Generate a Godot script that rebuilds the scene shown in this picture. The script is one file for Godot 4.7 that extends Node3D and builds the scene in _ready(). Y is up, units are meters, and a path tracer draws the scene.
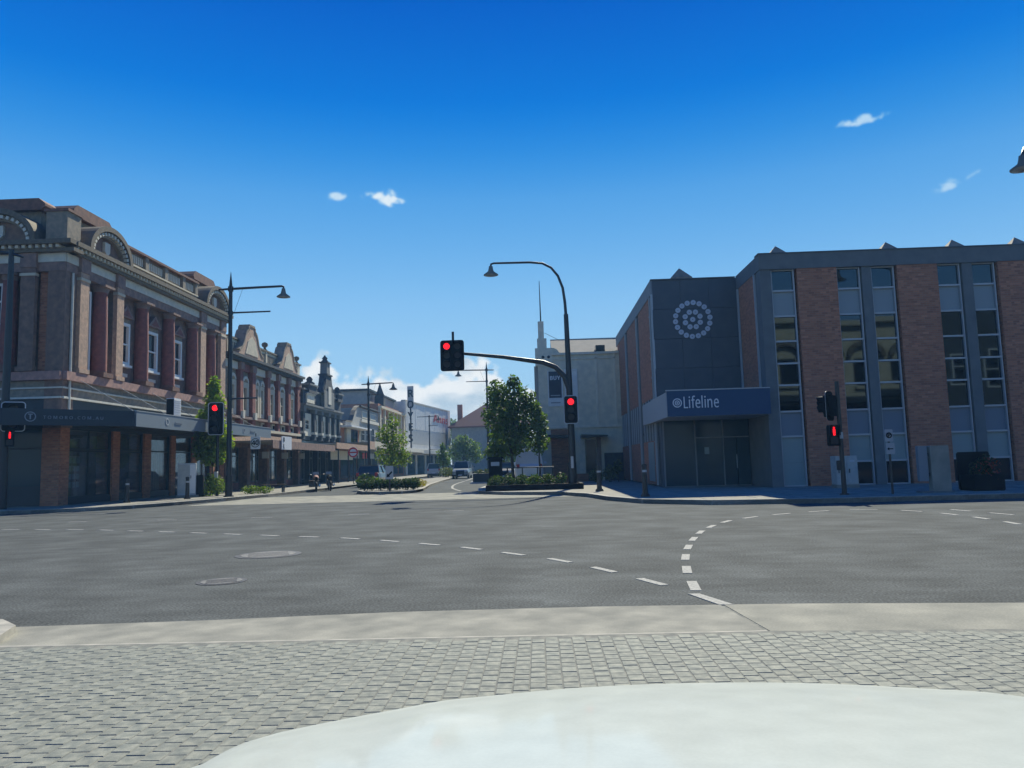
extends Node3D

# ---------------------------------------------------------------- shape builder
class MB:
	var v := PackedVector3Array()
	var n := PackedVector3Array()
	var uv := PackedVector2Array()
	var col := PackedColorArray()
	var ix := PackedInt32Array()
	var t := Transform3D()
	var c := Color(1, 1, 1)
	var colored := false
	func vert(p: Vector3, nn: Vector3, u := Vector2.ZERO) -> int:
		v.append(t * p)
		n.append((t.basis * nn).normalized())
		uv.append(u)
		if colored:
			col.append(c)
		return v.size() - 1
	func tri(a: Vector3, b: Vector3, d: Vector3) -> void:   # counter-clockwise seen from outside
		var nn := (b - a).cross(d - a)
		if nn.length_squared() < 1e-16:
			return
		var i := vert(a, nn)
		vert(b, nn)
		vert(d, nn)
		ix.append_array(PackedInt32Array([i, i + 2, i + 1]))
	func quad(a: Vector3, b: Vector3, d: Vector3, e: Vector3) -> void:
		var nn := (d - a).cross(e - b)
		if nn.length_squared() < 1e-16:
			return
		var i := vert(a, nn, Vector2(0, 1))
		vert(b, nn, Vector2(1, 1))
		vert(d, nn, Vector2(1, 0))
		vert(e, nn, Vector2(0, 0))
		ix.append_array(PackedInt32Array([i, i + 2, i + 1, i, i + 3, i + 2]))
	func bx(x0: float, x1: float, y0: float, y1: float, z0: float, z1: float) -> MB:
		var p := [Vector3(x0, y0, z1), Vector3(x1, y0, z1), Vector3(x1, y1, z1), Vector3(x0, y1, z1), Vector3(x0, y0, z0), Vector3(x1, y0, z0), Vector3(x1, y1, z0), Vector3(x0, y1, z0)]
		for f in [[0, 1, 2, 3], [5, 4, 7, 6], [4, 0, 3, 7], [1, 5, 6, 2], [3, 2, 6, 7], [4, 5, 1, 0]]:
			quad(p[f[0]], p[f[1]], p[f[2]], p[f[3]])
		return self
	func chbx(x0: float, x1: float, y0: float, y1: float, z0: float, z1: float, b: float) -> MB:   # box with chamfered top and front edges
		prism(PackedVector2Array([Vector2(x0 + b, y0), Vector2(x1 - b, y0), Vector2(x1, y0 + b), Vector2(x1, y1 - b), Vector2(x1 - b, y1), Vector2(x0 + b, y1), Vector2(x0, y1 - b), Vector2(x0, y0 + b)]), z0, z1)
		return self
	func prism(poly: PackedVector2Array, z0: float, z1: float) -> MB:   # poly counter-clockwise in x,y
		var m := poly.size()
		for i in m:
			var a := poly[i]
			var b := poly[(i + 1) % m]
			quad(Vector3(a.x, a.y, z1), Vector3(a.x, a.y, z0), Vector3(b.x, b.y, z0), Vector3(b.x, b.y, z1))
		var tr := Geometry2D.triangulate_polygon(poly)
		for k in range(0, tr.size(), 3):
			var a2 := poly[tr[k]]
			var b2 := poly[tr[k + 1]]
			var d2 := poly[tr[k + 2]]
			if (b2 - a2).cross(d2 - a2) < 0.0:
				var s := b2
				b2 = d2
				d2 = s
			tri(Vector3(a2.x, a2.y, z1), Vector3(b2.x, b2.y, z1), Vector3(d2.x, d2.y, z1))
			tri(Vector3(a2.x, a2.y, z0), Vector3(d2.x, d2.y, z0), Vector3(b2.x, b2.y, z0))
		return self
	func slab(poly: PackedVector2Array, y0: float, y1: float) -> MB:   # poly in x,z (any winding), extruded upwards
		var q := PackedVector2Array()
		for p in poly:
			q.append(Vector2(p.x, -p.y))
		if Geometry2D.is_polygon_clockwise(q):
			q.reverse()
		var keep := t
		t = t * Transform3D(Basis(Vector3(1, 0, 0), Vector3(0, 0, -1), Vector3(0, 1, 0)), Vector3.ZERO)
		prism(q, y0, y1)
		t = keep
		return self
	func tube(path: Array, rad: Array, sides := 10, caps := true) -> MB:
		var m := path.size()
		var rings := []
		var up := Vector3(0.0123, 0.02, 1.0).normalized()
		for i in m:
			var d: Vector3 = (path[mini(i + 1, m - 1)] - path[maxi(i - 1, 0)]).normalized()
			if absf(d.dot(up)) > 0.95:
				up = Vector3(1, 0.01, 0.02).normalized()
			var s := d.cross(up).normalized()
			up = s.cross(d).normalized()
			var ring := []
			for k in sides:
				var an := TAU * k / sides
				var o := s * cos(an) + up * sin(an)
				ring.append(vert(path[i] + o * float(rad[i]), o, Vector2(float(k) / sides, i)))
			rings.append(ring)
		for i in m - 1:
			for k in sides:
				var k2 := (k + 1) % sides
				var a: int = rings[i][k]
				var b: int = rings[i][k2]
				var e: int = rings[i + 1][k2]
				var g: int = rings[i + 1][k]
				ix.append_array(PackedInt32Array([a, b, e, a, e, g]))
		if caps:
			for e in [0, m - 1]:
				if rad[e] > 0.002:
					var d: Vector3 = (path[1] - path[0]).normalized() * -1.0 if e == 0 else (path[m - 1] - path[m - 2]).normalized()
					var s := d.cross(Vector3(0.3, 0.7, 0.64)).normalized()
					var u2 := s.cross(d)
					var c0 := vert(path[e], d)
					var first := v.size()
					for k in sides:
						var an := TAU * k / sides
						vert(path[e] + (s * cos(an) + u2 * sin(an)) * float(rad[e]), d)
					for k in sides:
						ix.append_array(PackedInt32Array([c0, first + k, first + (k + 1) % sides]))
		return self
	func cyl(x: float, z: float, y0: float, y1: float, r0: float, r1: float, sides := 12) -> MB:
		return tube([Vector3(x, y0, z), Vector3(x, y1, z)], [r0, r1], sides)
	func lathe(o: Vector3, prof: Array, sides := 14) -> MB:   # prof: [radius, height] upwards
		var path := []
		var rad := []
		for p in prof:
			path.append(o + Vector3(0, p[1], 0))
			rad.append(p[0])
		var st := v.size()
		tube(path, rad, sides)
		return self
	func disc(o: Vector3, nn: Vector3, r: float, r_in := 0.0, sides := 20) -> MB:
		var s := nn.cross(Vector3(0, 1, 0.001)).normalized() * -1.0
		var u := nn.cross(s).normalized()
		for k in sides:
			var a := TAU * k / sides
			var b := TAU * (k + 1) / sides
			var da := s * cos(a) + u * sin(a)
			var db := s * cos(b) + u * sin(b)
			if r_in > 0.0:
				quad(o + da * r_in, o + da * r, o + db * r, o + db * r_in)
			else:
				tri(o, o + da * r, o + db * r)
		return self
	func arch(cx: float, cy: float, rx: float, ry: float, th: float, z0: float, z1: float, a0 := 0.0, a1 := PI, seg := 18) -> MB:
		for k in seg:
			var a := lerpf(a0, a1, float(k) / seg)
			var b := lerpf(a0, a1, float(k + 1) / seg)
			var o1 := Vector2(cx + rx * cos(a), cy + ry * sin(a))
			var o2 := Vector2(cx + rx * cos(b), cy + ry * sin(b))
			var i1 := Vector2(cx + (rx - th) * cos(a), cy + (ry - th) * sin(a))
			var i2 := Vector2(cx + (rx - th) * cos(b), cy + (ry - th) * sin(b))
			prism(PackedVector2Array([i1, o1, o2, i2]), z0, z1)
		return self
	func mesh() -> ArrayMesh:
		var a := []
		a.resize(Mesh.ARRAY_MAX)
		a[Mesh.ARRAY_VERTEX] = v
		a[Mesh.ARRAY_NORMAL] = n
		a[Mesh.ARRAY_TEX_UV] = uv
		if colored:
			a[Mesh.ARRAY_COLOR] = col
		a[Mesh.ARRAY_INDEX] = ix
		var m := ArrayMesh.new()
		m.add_surface_from_arrays(Mesh.PRIMITIVE_TRIANGLES, a)
		return m

# ---------------------------------------------------------------- object helpers
var used := {}
var M := {}
var T := {}
var rng := RandomNumberGenerator.new()

func mb(t := Transform3D()) -> MB:
	var b := MB.new()
	b.t = t
	return b

func numbered(called: String) -> String:
	used[called] = used.get(called, 0) + 1
	return called if used[called] == 1 else "%s_%03d" % [called, used[called] - 1]

func tag(o: Node, label: String, category: String, group := "") -> Node:
	o.set_meta("label", label)
	o.set_meta("category", category)
	if group:
		o.set_meta("group", group)
	return o

func thing(called: String, label: String, category: String, at := Vector3.ZERO, turn := 0.0, group := "") -> Node3D:
	var o := Node3D.new()
	o.name = numbered(called)
	add_child(o)
	o.position = at
	o.rotation.y = turn
	tag(o, label, category, group)
	return o

func part(called: String, b: MB, m: Material, parent: Node, at := Vector3.ZERO, label := "") -> MeshInstance3D:
	return place(called, b.mesh(), m, parent, Transform3D(Basis(), at), label)

func place(called: String, me: Mesh, m: Material, parent: Node, t := Transform3D(), label := "") -> MeshInstance3D:
	var o := MeshInstance3D.new()
	o.mesh = me
	o.material_override = m
	o.name = numbered(called) if parent == self else called
	o.transform = t
	parent.add_child(o, true)
	if label:
		o.set_meta("label", label)
	return o

func struct(called: String, b: MB, m: Material) -> MeshInstance3D:
	var o := place(called, b.mesh(), m, self)
	o.set_meta("kind", "structure")
	return o

func stuff(o: Node) -> Node:
	o.set_meta("kind", "stuff")
	return o

func lin(r: float, g: float, b: float) -> Color:
	return Color(r, g, b).linear_to_srgb()

func mat(key: String, r: float, g: float, b: float, rough := 0.8, tex := "", scale := 1.0, metal := 0.0) -> StandardMaterial3D:
	var m := StandardMaterial3D.new()
	m.albedo_color = lin(r, g, b)
	m.roughness = rough
	m.metallic = metal
	if tex:
		m.albedo_texture = T[tex]
		m.uv1_triplanar = true
		m.uv1_world_triplanar = true
		m.uv1_scale = Vector3.ONE / scale
	M[key] = m
	return m

func noise_img(sd: int, size: int, freq: float, oct := 4) -> Image:
	var f := FastNoiseLite.new()
	f.seed = sd
	f.noise_type = FastNoiseLite.TYPE_SIMPLEX_SMOOTH
	f.frequency = freq
	f.fractal_octaves = oct
	return f.get_seamless_image(size, size)

func grain(key: String, sd: int, size: int, f1: float, a1: float, f2: float, a2: float, warm := 0.0) -> void:
	var p := noise_img(sd, size, f1, 5).get_data()
	var q := noise_img(sd + 7, size, f2, 2).get_data()
	var out := PackedByteArray()
	out.resize(size * size * 3)
	for i in size * size:
		var x := p[i] / 255.0
		var y := q[i] / 255.0
		var l := 1.0 - a1 * (1.0 - x) - a2 * (1.0 - y)
		out[i * 3] = int(clampf(l + warm * (x - 0.5), 0, 1) * 255)
		out[i * 3 + 1] = int(clampf(l, 0, 1) * 255)
		out[i * 3 + 2] = int(clampf(l - warm * (x - 0.5), 0, 1) * 255)
	T[key] = ImageTexture.create_from_image(Image.create_from_data(size, size, false, Image.FORMAT_RGB8, out))

func brick_tex(key: String, cols: Array, mortar: Color, sd: int) -> void:
	var r := RandomNumberGenerator.new()
	r.seed = sd
	var size := 1024
	var im := Image.create(size, size, false, Image.FORMAT_RGB8)
	im.fill(mortar)
	var rows := 28
	var per := 10
	for y in rows:
		for x in per + 1:
			var c: Color = cols[r.randi() % cols.size()]
			var k := r.randf_range(0.92, 1.07)
			c = Color(c.r * k, c.g * k, c.b * k)
			if x == per and y % 2 == 0:
				continue
			var x0 := int((x + (0.5 if y % 2 else 0.0)) * size / per)
			if x == per:
				x0 = -int(0.5 * size / per)
			var y0 := int(float(y) * size / rows)
			im.fill_rect(Rect2i(x0 + 2, y0 + 2, size / per - 5, size / rows - 5), c)
	T[key] = ImageTexture.create_from_image(im)

func text(s: String, h: float, depth: float, font := "Droid Sans", weight := 400) -> TextMesh:
	var tm := TextMesh.new()
	tm.text = s
	var f := SystemFont.new()
	f.font_names = PackedStringArray([font])
	f.font_weight = weight
	tm.font = f
	tm.font_size = 64
	tm.pixel_size = h / 46.0
	tm.depth = depth
	tm.curve_step = 4.0
	return tm

func yrot(deg: float, at: Vector3) -> Transform3D:
	return Transform3D(Basis(Vector3.UP, deg_to_rad(deg)), at)

func V2(a: Array) -> PackedVector2Array:
	var p := PackedVector2Array()
	for q in a:
		p.append(Vector2(q[0], q[1]))
	return p

# ---------------------------------------------------------------- camera numbers
const F_PX := 769.0
var fw: Vector3
var rt: Vector3
var up: Vector3
const EYE := Vector3(0, 1.35, 0)

func to_px(p: Vector3) -> Vector2:
	var d := p - EYE
	var z := d.dot(fw)
	return Vector2(512 + F_PX * d.dot(rt) / z, 384 - F_PX * d.dot(up) / z)

func make_sky() -> PanoramaSkyMaterial:
	var w := 4096
	var h := 2048
	var im := Image.create(w, h, false, Image.FORMAT_RGB8)
	var stops := [[0.0, Color8(186, 219, 238)], [4.0, Color8(172, 214, 242)], [8.5, Color8(154, 205, 244)], [12.0, Color8(136, 194, 242)], [19.4, Color8(86, 164, 232)], [26.2, Color8(10, 122, 220)], [32.5, Color8(2, 98, 204)], [45.0, Color8(4, 84, 184)], [90.0, Color8(6, 72, 160)]]
	var grad := func(el: float) -> Color:
		if el <= 0.0:
			return Color8(150, 160, 165)
		for i in stops.size() - 1:
			if el < stops[i + 1][0]:
				return stops[i][1].lerp(stops[i + 1][1], (el - stops[i][0]) / (stops[i + 1][0] - stops[i][0]))
		return stops[-1][1]
	for y in h:
		im.fill_rect(Rect2i(0, y, w, 1), grad.call(90.0 - (y + 0.5) * 180.0 / h))
	var nz := FastNoiseLite.new()
	nz.seed = 11
	nz.frequency = 0.35
	nz.fractal_octaves = 5
	var edge := FastNoiseLite.new()
	edge.seed = 5
	edge.frequency = 0.16
	edge.fractal_octaves = 4
	# bank of cumulus low over the horizon all round
	for y in range(int(h * (90.0 - 11.0) / 180.0), h / 2):
		var el := 90.0 - (y + 0.5) * 180.0 / h
		for x in w:
			var az := wrapf((x + 0.5) * 360.0 / w, -180.0, 180.0)
			var ca := cos(deg_to_rad(az)) * 57.3
			var sa := sin(deg_to_rad(az)) * 57.3
			var top := 6.4 + 2.2 * edge.get_noise_2d(ca + 40.0, sa)
			top += 2.3 * exp(-pow((az + 16.0) / 1.6, 2.0)) + 0.7 * exp(-pow((az + 6.0) / 5.0, 2.0))
			top -= 7.5 * (1.0 / (1.0 + exp(-(az - 3.0) / 0.8))) * (1.0 / (1.0 + exp((az - 75.0) / 6.0)))
			top -= 6.0 * (1.0 / (1.0 + exp((az + 18.2) / 0.5))) * (1.0 / (1.0 + exp(-(az + 80.0) / 6.0)))
			var d := nz.get_noise_3d(ca, el * 1.25, sa)
			var cover := clampf((top - el + d * 2.0) / 0.6, 0.0, 1.0)
			if cover <= 0.0:
				continue
			var shade := clampf(0.62 + 1.1 * nz.get_noise_3d(ca * 0.8 + 9.0, el * 1.6 + 0.9, sa * 0.8) + 0.10 * (el - top + 2.0), 0.0, 1.0)
			var cc := Color8(186, 208, 224).lerp(Color8(250, 252, 252), shade)
			var base: Color = im.get_pixel(x, y)
			im.set_pixel(x, y, base.lerp(cc, cover * 0.94))
	# small fair-weather scraps: azimuth, elevation, half width, half height, tilt, strength
	var scraps := [[-14.6, 19.45, 1.1, 0.42, 0.0, 0.8], [-11.1, 19.45, 1.55, 0.75, -0.14, 1.0], [23.9, 21.95, 1.75, 0.42, 0.03, 0.75], [28.7, 16.9, 0.95, 0.42, 0.25, 0.6], [30.2, 17.35, 0.5, 0.2, 0.4, 0.4]]
	var r := RandomNumberGenerator.new()
	r.seed = 3
	for i in 14:
		var az := r.randf_range(50.0, 300.0)
		scraps.append([az if az < 180.0 else az - 360.0, r.randf_range(15.0, 24.0), r.randf_range(0.8, 1.8), r.randf_range(0.3, 0.7), r.randf_range(-0.2, 0.2), r.randf_range(0.5, 0.9)])
	nz.frequency = 0.75
	for s in scraps:
		for y in range(int((90.0 - s[1] - s[3] * 3.0) * h / 180.0), int((90.0 - s[1] + s[3] * 3.0) * h / 180.0)):
			var el := 90.0 - (y + 0.5) * 180.0 / h
			for xx in range(int((s[0] - s[2] * 2.2) * w / 360.0), int((s[0] + s[2] * 2.2) * w / 360.0)):
				var az := (xx + 0.5) * 360.0 / w
				var a: float = (az - s[0]) / s[2]
				var e: float = (el - s[1] - s[4] * (az - s[0])) / s[3]
				if e < 0.0:
					e *= 1.7
				var q := 1.0 - a * a - e * e + 1.25 * nz.get_noise_2d(az * 1.1, el * 1.7)
				if q > 0.0:
					var x := posmod(xx, w)
					im.set_pixel(x, y, im.get_pixel(x, y).lerp(Color8(226, 240, 250), smoothstep(0.0, 1.15, q) * float(s[5])))
	var sm := PanoramaSkyMaterial.new()
	sm.panorama = ImageTexture.create_from_image(im)
	return sm

func _ready() -> void:
	rng.seed = 42
	# camera: seen from the front seat of a stopped car
	var yaw := atan(25.0 / F_PX)
	var pitch := atan(80.0 / F_PX)
	var roll := 0.028
	fw = Vector3(-sin(yaw) * cos(pitch), sin(pitch), -cos(yaw) * cos(pitch))
	var r0 := fw.cross(Vector3.UP).normalized()
	var u0 := r0.cross(fw)
	rt = r0 * cos(roll) - u0 * sin(roll)
	up = u0 * cos(roll) + r0 * sin(roll)
	var cam := Camera3D.new()
	cam.name = "camera"
	cam.transform = Transform3D(Basis(rt, up, -fw), EYE)
	cam.fov = rad_to_deg(2.0 * atan(384.0 / F_PX))
	cam.near = 0.05
	cam.far = 2000.0
	cam.current = true
	add_child(cam)
	# sky and exposure
	var env := Environment.new()
	env.background_mode = Environment.BG_SKY
	env.sky = Sky.new()
	env.sky.sky_material = make_sky()
	env.background_energy_multiplier = 0.62
	env.tonemap_mode = Environment.TONE_MAPPER_LINEAR
	env.tonemap_exposure = 1.6
	env.sdfgi_enabled = true
	env.ssao_enabled = true
	env.ssil_enabled = true
	env.fog_enabled = true
	env.fog_density = 0.0008  # thin blue haze added to lift the shadows, standing in for windscreen veil
	env.fog_light_color = Color8(130, 185, 235)
	var we := WorldEnvironment.new()
	we.name = "environment"
	we.environment = env
	add_child(we)
	# sun ahead, a little to the right, 43 degrees up
	var sun := DirectionalLight3D.new()
	sun.name = "sun"
	sun.light_energy = 1.5
	sun.light_angular_distance = 0.5
	sun.light_color = Color(1.0, 0.98, 0.89)
	sun.shadow_enabled = true
	add_child(sun)
	sun.look_at_from_position(Vector3(0.24, 1.0, -1.06) * 50.0, Vector3.ZERO)
	textures()
	materials()
	ground()
	pavers()
	office_building()
	corner_building()
	gabled_building()
	spired_building()
	curved_building()
	brick_hall()
	white_building()
	hipped_house()
	beige_building()
	opposite_buildings()
	trees_and_beds()
	street_lamps()
	signals()
	signs_and_furniture()
	cars()
	own_car()

func textures() -> void:
	grain("asphalt", 1, 1024, 0.006, 0.18, 0.28, 0.44)
	# wear drawn out along the direction of travel
	var asp: Image = T.asphalt.get_image()
	var long := noise_img(91, 1024, 0.02, 3)
	long.resize(24, 1024, Image.INTERPOLATE_LANCZOS)
	long.resize(1024, 1024, Image.INTERPOLATE_CUBIC)
	for y in 1024:
		for x in 1024:
			var k := 0.86 + 0.2 * long.get_pixel(x, y).r
			var c := asp.get_pixel(x, y)
			asp.set_pixel(x, y, Color(c.r * k, c.g * k, c.b * k))
	T.asphalt = ImageTexture.create_from_image(asp)
	grain("dust", 71, 512, 0.02, 0.06, 0.3, 0.03)
	grain("worn_paint", 81, 512, 0.03, 0.30, 0.3, 0.25)
	grain("concrete", 21, 512, 0.008, 0.20, 0.25, 0.12, 0.015)
	grain("render", 31, 512, 0.008, 0.10, 0.12, 0.06, 0.02)
	grain("stone", 41, 512, 0.012, 0.20, 0.25, 0.10, 0.04)
	grain("paver", 51, 256, 0.02, 0.25, 0.3, 0.30, 0.04)
	grain("rust", 61, 512, 0.015, 0.4, 0.2, 0.2, 0.1)
	brick_tex("brick_brown", [lin(0.38, 0.155, 0.085), lin(0.345, 0.14, 0.08), lin(0.41, 0.175, 0.10), lin(0.30, 0.125, 0.075)], lin(0.29, 0.185, 0.125), 5)

func materials() -> void:
	mat("asphalt", 0.205, 0.222, 0.222, 0.92, "asphalt", 9.0)
	mat("concrete", 0.36, 0.355, 0.305, 0.9, "concrete", 3.5)
	mat("apron", 0.355, 0.35, 0.305, 0.9, "concrete", 2.2)
	mat("kerb", 0.45, 0.43, 0.37, 0.88, "concrete", 1.0)
	mat("footpath", 0.38, 0.365, 0.315, 0.88, "concrete", 3.0)
	mat("mortar", 0.31, 0.315, 0.28, 0.95, "paver", 0.7)
	for i in 4:
		var k: float = [1.0, 0.93, 1.06, 0.97][i]
		mat("paver%d" % i, 0.375 * k, 0.395 * k, 0.34 * k, 0.85, "paver", 0.45)
	mat("paint", 0.66, 0.655, 0.61, 0.8, "worn_paint", 0.7)
	mat("iron", 0.16, 0.155, 0.15, 0.5, "rust", 0.5, 0.3)
	mat("iron_lid", 0.27, 0.265, 0.25, 0.6, "rust", 0.4)
	mat("brick", 1, 1, 1, 0.9, "brick_brown", 2.41)
	mat("office_concrete", 0.155, 0.17, 0.172, 0.85, "render", 3.0)
	mat("office_panel", 0.078, 0.094, 0.108, 0.6, "render", 3.5)
	mat("office_soffit", 0.23, 0.245, 0.25, 0.7, "render", 2.0)
	mat("aluminium", 0.38, 0.40, 0.41, 0.5, "", 1.0, 0.2)
	mat("spandrel", 0.21, 0.255, 0.275, 0.4)
	mat("spandrel_low", 0.125, 0.17, 0.215, 0.4)
	mat("frosted", 0.21, 0.275, 0.275, 0.4)
	mat("glass_mirror", 0.042, 0.06, 0.078, 0.03, "", 1.0, 1.0)
	mat("glass_dark", 0.012, 0.016, 0.022, 0.05)
	mat("glass_shop", 0.035, 0.062, 0.075, 0.08)
	for k in ["glass_dark", "glass_shop"]:
		M[k].metallic_specular = 0.3
	var g := mat("glass_clear", 0.10, 0.13, 0.15, 0.03)
	g.albedo_color.a = 0.28
	g.transparency = BaseMaterial3D.TRANSPARENCY_ALPHA
	mat("sign_blue", 0.003, 0.040, 0.105, 0.55)
	mat("sign_white", 0.62, 0.64, 0.66, 0.5)
	mat("sign_side", 0.30, 0.32, 0.34, 0.55)
	mat("emblem", 0.46, 0.50, 0.55, 0.6)
	mat("maroon", 0.30, 0.10, 0.08, 0.8, "stone", 2.0)
	mat("mauve", 0.33, 0.215, 0.175, 0.85, "stone", 2.5)
	mat("wall_brown", 0.275, 0.175, 0.13, 0.85, "stone", 2.5)
	mat("tan_stone", 0.60, 0.395, 0.275, 0.85, "stone", 1.8)
	mat("pink_band", 0.48, 0.275, 0.225, 0.85, "stone", 2.2)
	mat("frieze", 0.66, 0.63, 0.53, 0.85, "render", 2.0)
	mat("cream", 0.62, 0.55, 0.41, 0.85, "render", 2.0)
	mat("cornice", 0.20, 0.165, 0.12, 0.85, "stone", 1.5)
	mat("parapet", 0.34, 0.285, 0.215, 0.85, "stone", 2.0)
	mat("cap", 0.25, 0.13, 0.095, 0.85, "stone", 2.0)
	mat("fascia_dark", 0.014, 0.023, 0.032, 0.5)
	mat("fascia_grey", 0.17, 0.205, 0.235, 0.5)
	mat("white_paint", 0.70, 0.70, 0.68, 0.6)
	mat("window_frame", 0.72, 0.71, 0.67, 0.6)
	mat("black_metal", 0.014, 0.017, 0.02, 0.42, "", 1.0, 0.0)
	mat("signal_black", 0.010, 0.011, 0.013, 0.75)
	mat("signal_edge", 0.45, 0.47, 0.50, 0.5)
	mat("lens_off", 0.015, 0.010, 0.010, 0.6)
	var red := mat("lens_red", 0.8, 0.02, 0.03, 0.3)
	red.emission_enabled = true
	red.emission = Color(1.0, 0.06, 0.10)
	red.emission_energy_multiplier = 1.1
	mat("lamp_under", 0.32, 0.34, 0.36, 0.4)
	mat("lamp_shade", 0.10, 0.10, 0.105, 0.28, "", 1.0, 0.4)
	mat("blue_stone", 0.075, 0.088, 0.10, 0.85, "stone", 2.0)
	mat("blue_trim", 0.22, 0.235, 0.23, 0.85, "stone", 1.5)
	mat("roof_red", 0.24, 0.085, 0.06, 0.85, "stone", 1.0)
	mat("roof_iron", 0.30, 0.33, 0.36, 0.5, "render", 3.0)
	mat("roof_pale", 0.30, 0.285, 0.25, 0.95, "render", 3.0)
	mat("grey_wall", 0.33, 0.33, 0.31, 0.85, "render", 3.0)
	mat("white_wall", 0.80, 0.79, 0.74, 0.8, "render", 4.0)
	mat("white_band", 0.44, 0.46, 0.46, 0.8, "render", 4.0)
	mat("beige", 0.76, 0.69, 0.52, 0.9, "render", 2.6)
	mat("beige_trim", 0.80, 0.73, 0.57, 0.9, "render", 2.0)
	mat("cream_wall", 0.52, 0.46, 0.33, 0.85, "render", 3.0)
	mat("timber", 0.13, 0.075, 0.045, 0.8, "stone", 0.8)
	mat("bark", 0.085, 0.065, 0.05, 0.95, "stone", 0.5)
	mat("soil", 0.055, 0.042, 0.03, 1.0, "stone", 0.8)
	mat("tyre", 0.018, 0.018, 0.019, 0.9)
	mat("rim", 0.42, 0.43, 0.45, 0.35, "", 1.0, 0.7)
	mat("head_light", 0.75, 0.77, 0.8, 0.12)
	mat("tail_light", 0.35, 0.01, 0.012, 0.25)
	mat("sign_red", 0.5, 0.02, 0.02, 0.5)
	mat("green_logo", 0.20, 0.27, 0.26, 0.5)
	mat("letter_grey", 0.22, 0.25, 0.28, 0.5)
	mat("poster", 0.012, 0.022, 0.045, 0.5)
	mat("cabinet", 0.46, 0.475, 0.45, 0.6, "render", 1.0)
	mat("cabinet_pale", 0.50, 0.53, 0.55, 0.55, "render", 1.0)
	for k in ["asphalt", "concrete", "apron", "footpath", "signal_black", "roof_pale", "paint"]:
		M[k].metallic_specular = 0.2
	var lf := mat("leaf", 1, 1, 1, 0.6)
	lf.vertex_color_use_as_albedo = true
	lf.backlight_enabled = true
	lf.backlight = Color(0.95, 1.0, 0.4)

# ---------------------------------------------------------------- setting
func kerb_line(pts: Array, w: float) -> MB:   # kerb stones following a polyline, inside edge on its left
	var b := mb()
	for i in pts.size() - 1:
		var a := Vector2(pts[i][0], pts[i][1])
		var c := Vector2(pts[i + 1][0], pts[i + 1][1])
		var d := (c - a).normalized()
		var nn := Vector2(d.y, -d.x) * w
		b.slab(PackedVector2Array([a - d * 0.02, c + d * 0.02, c + d * 0.02 + nn, a - d * 0.02 + nn]), -0.05, 0.142 + 0.0015 * (i % 2))
	return b

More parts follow.
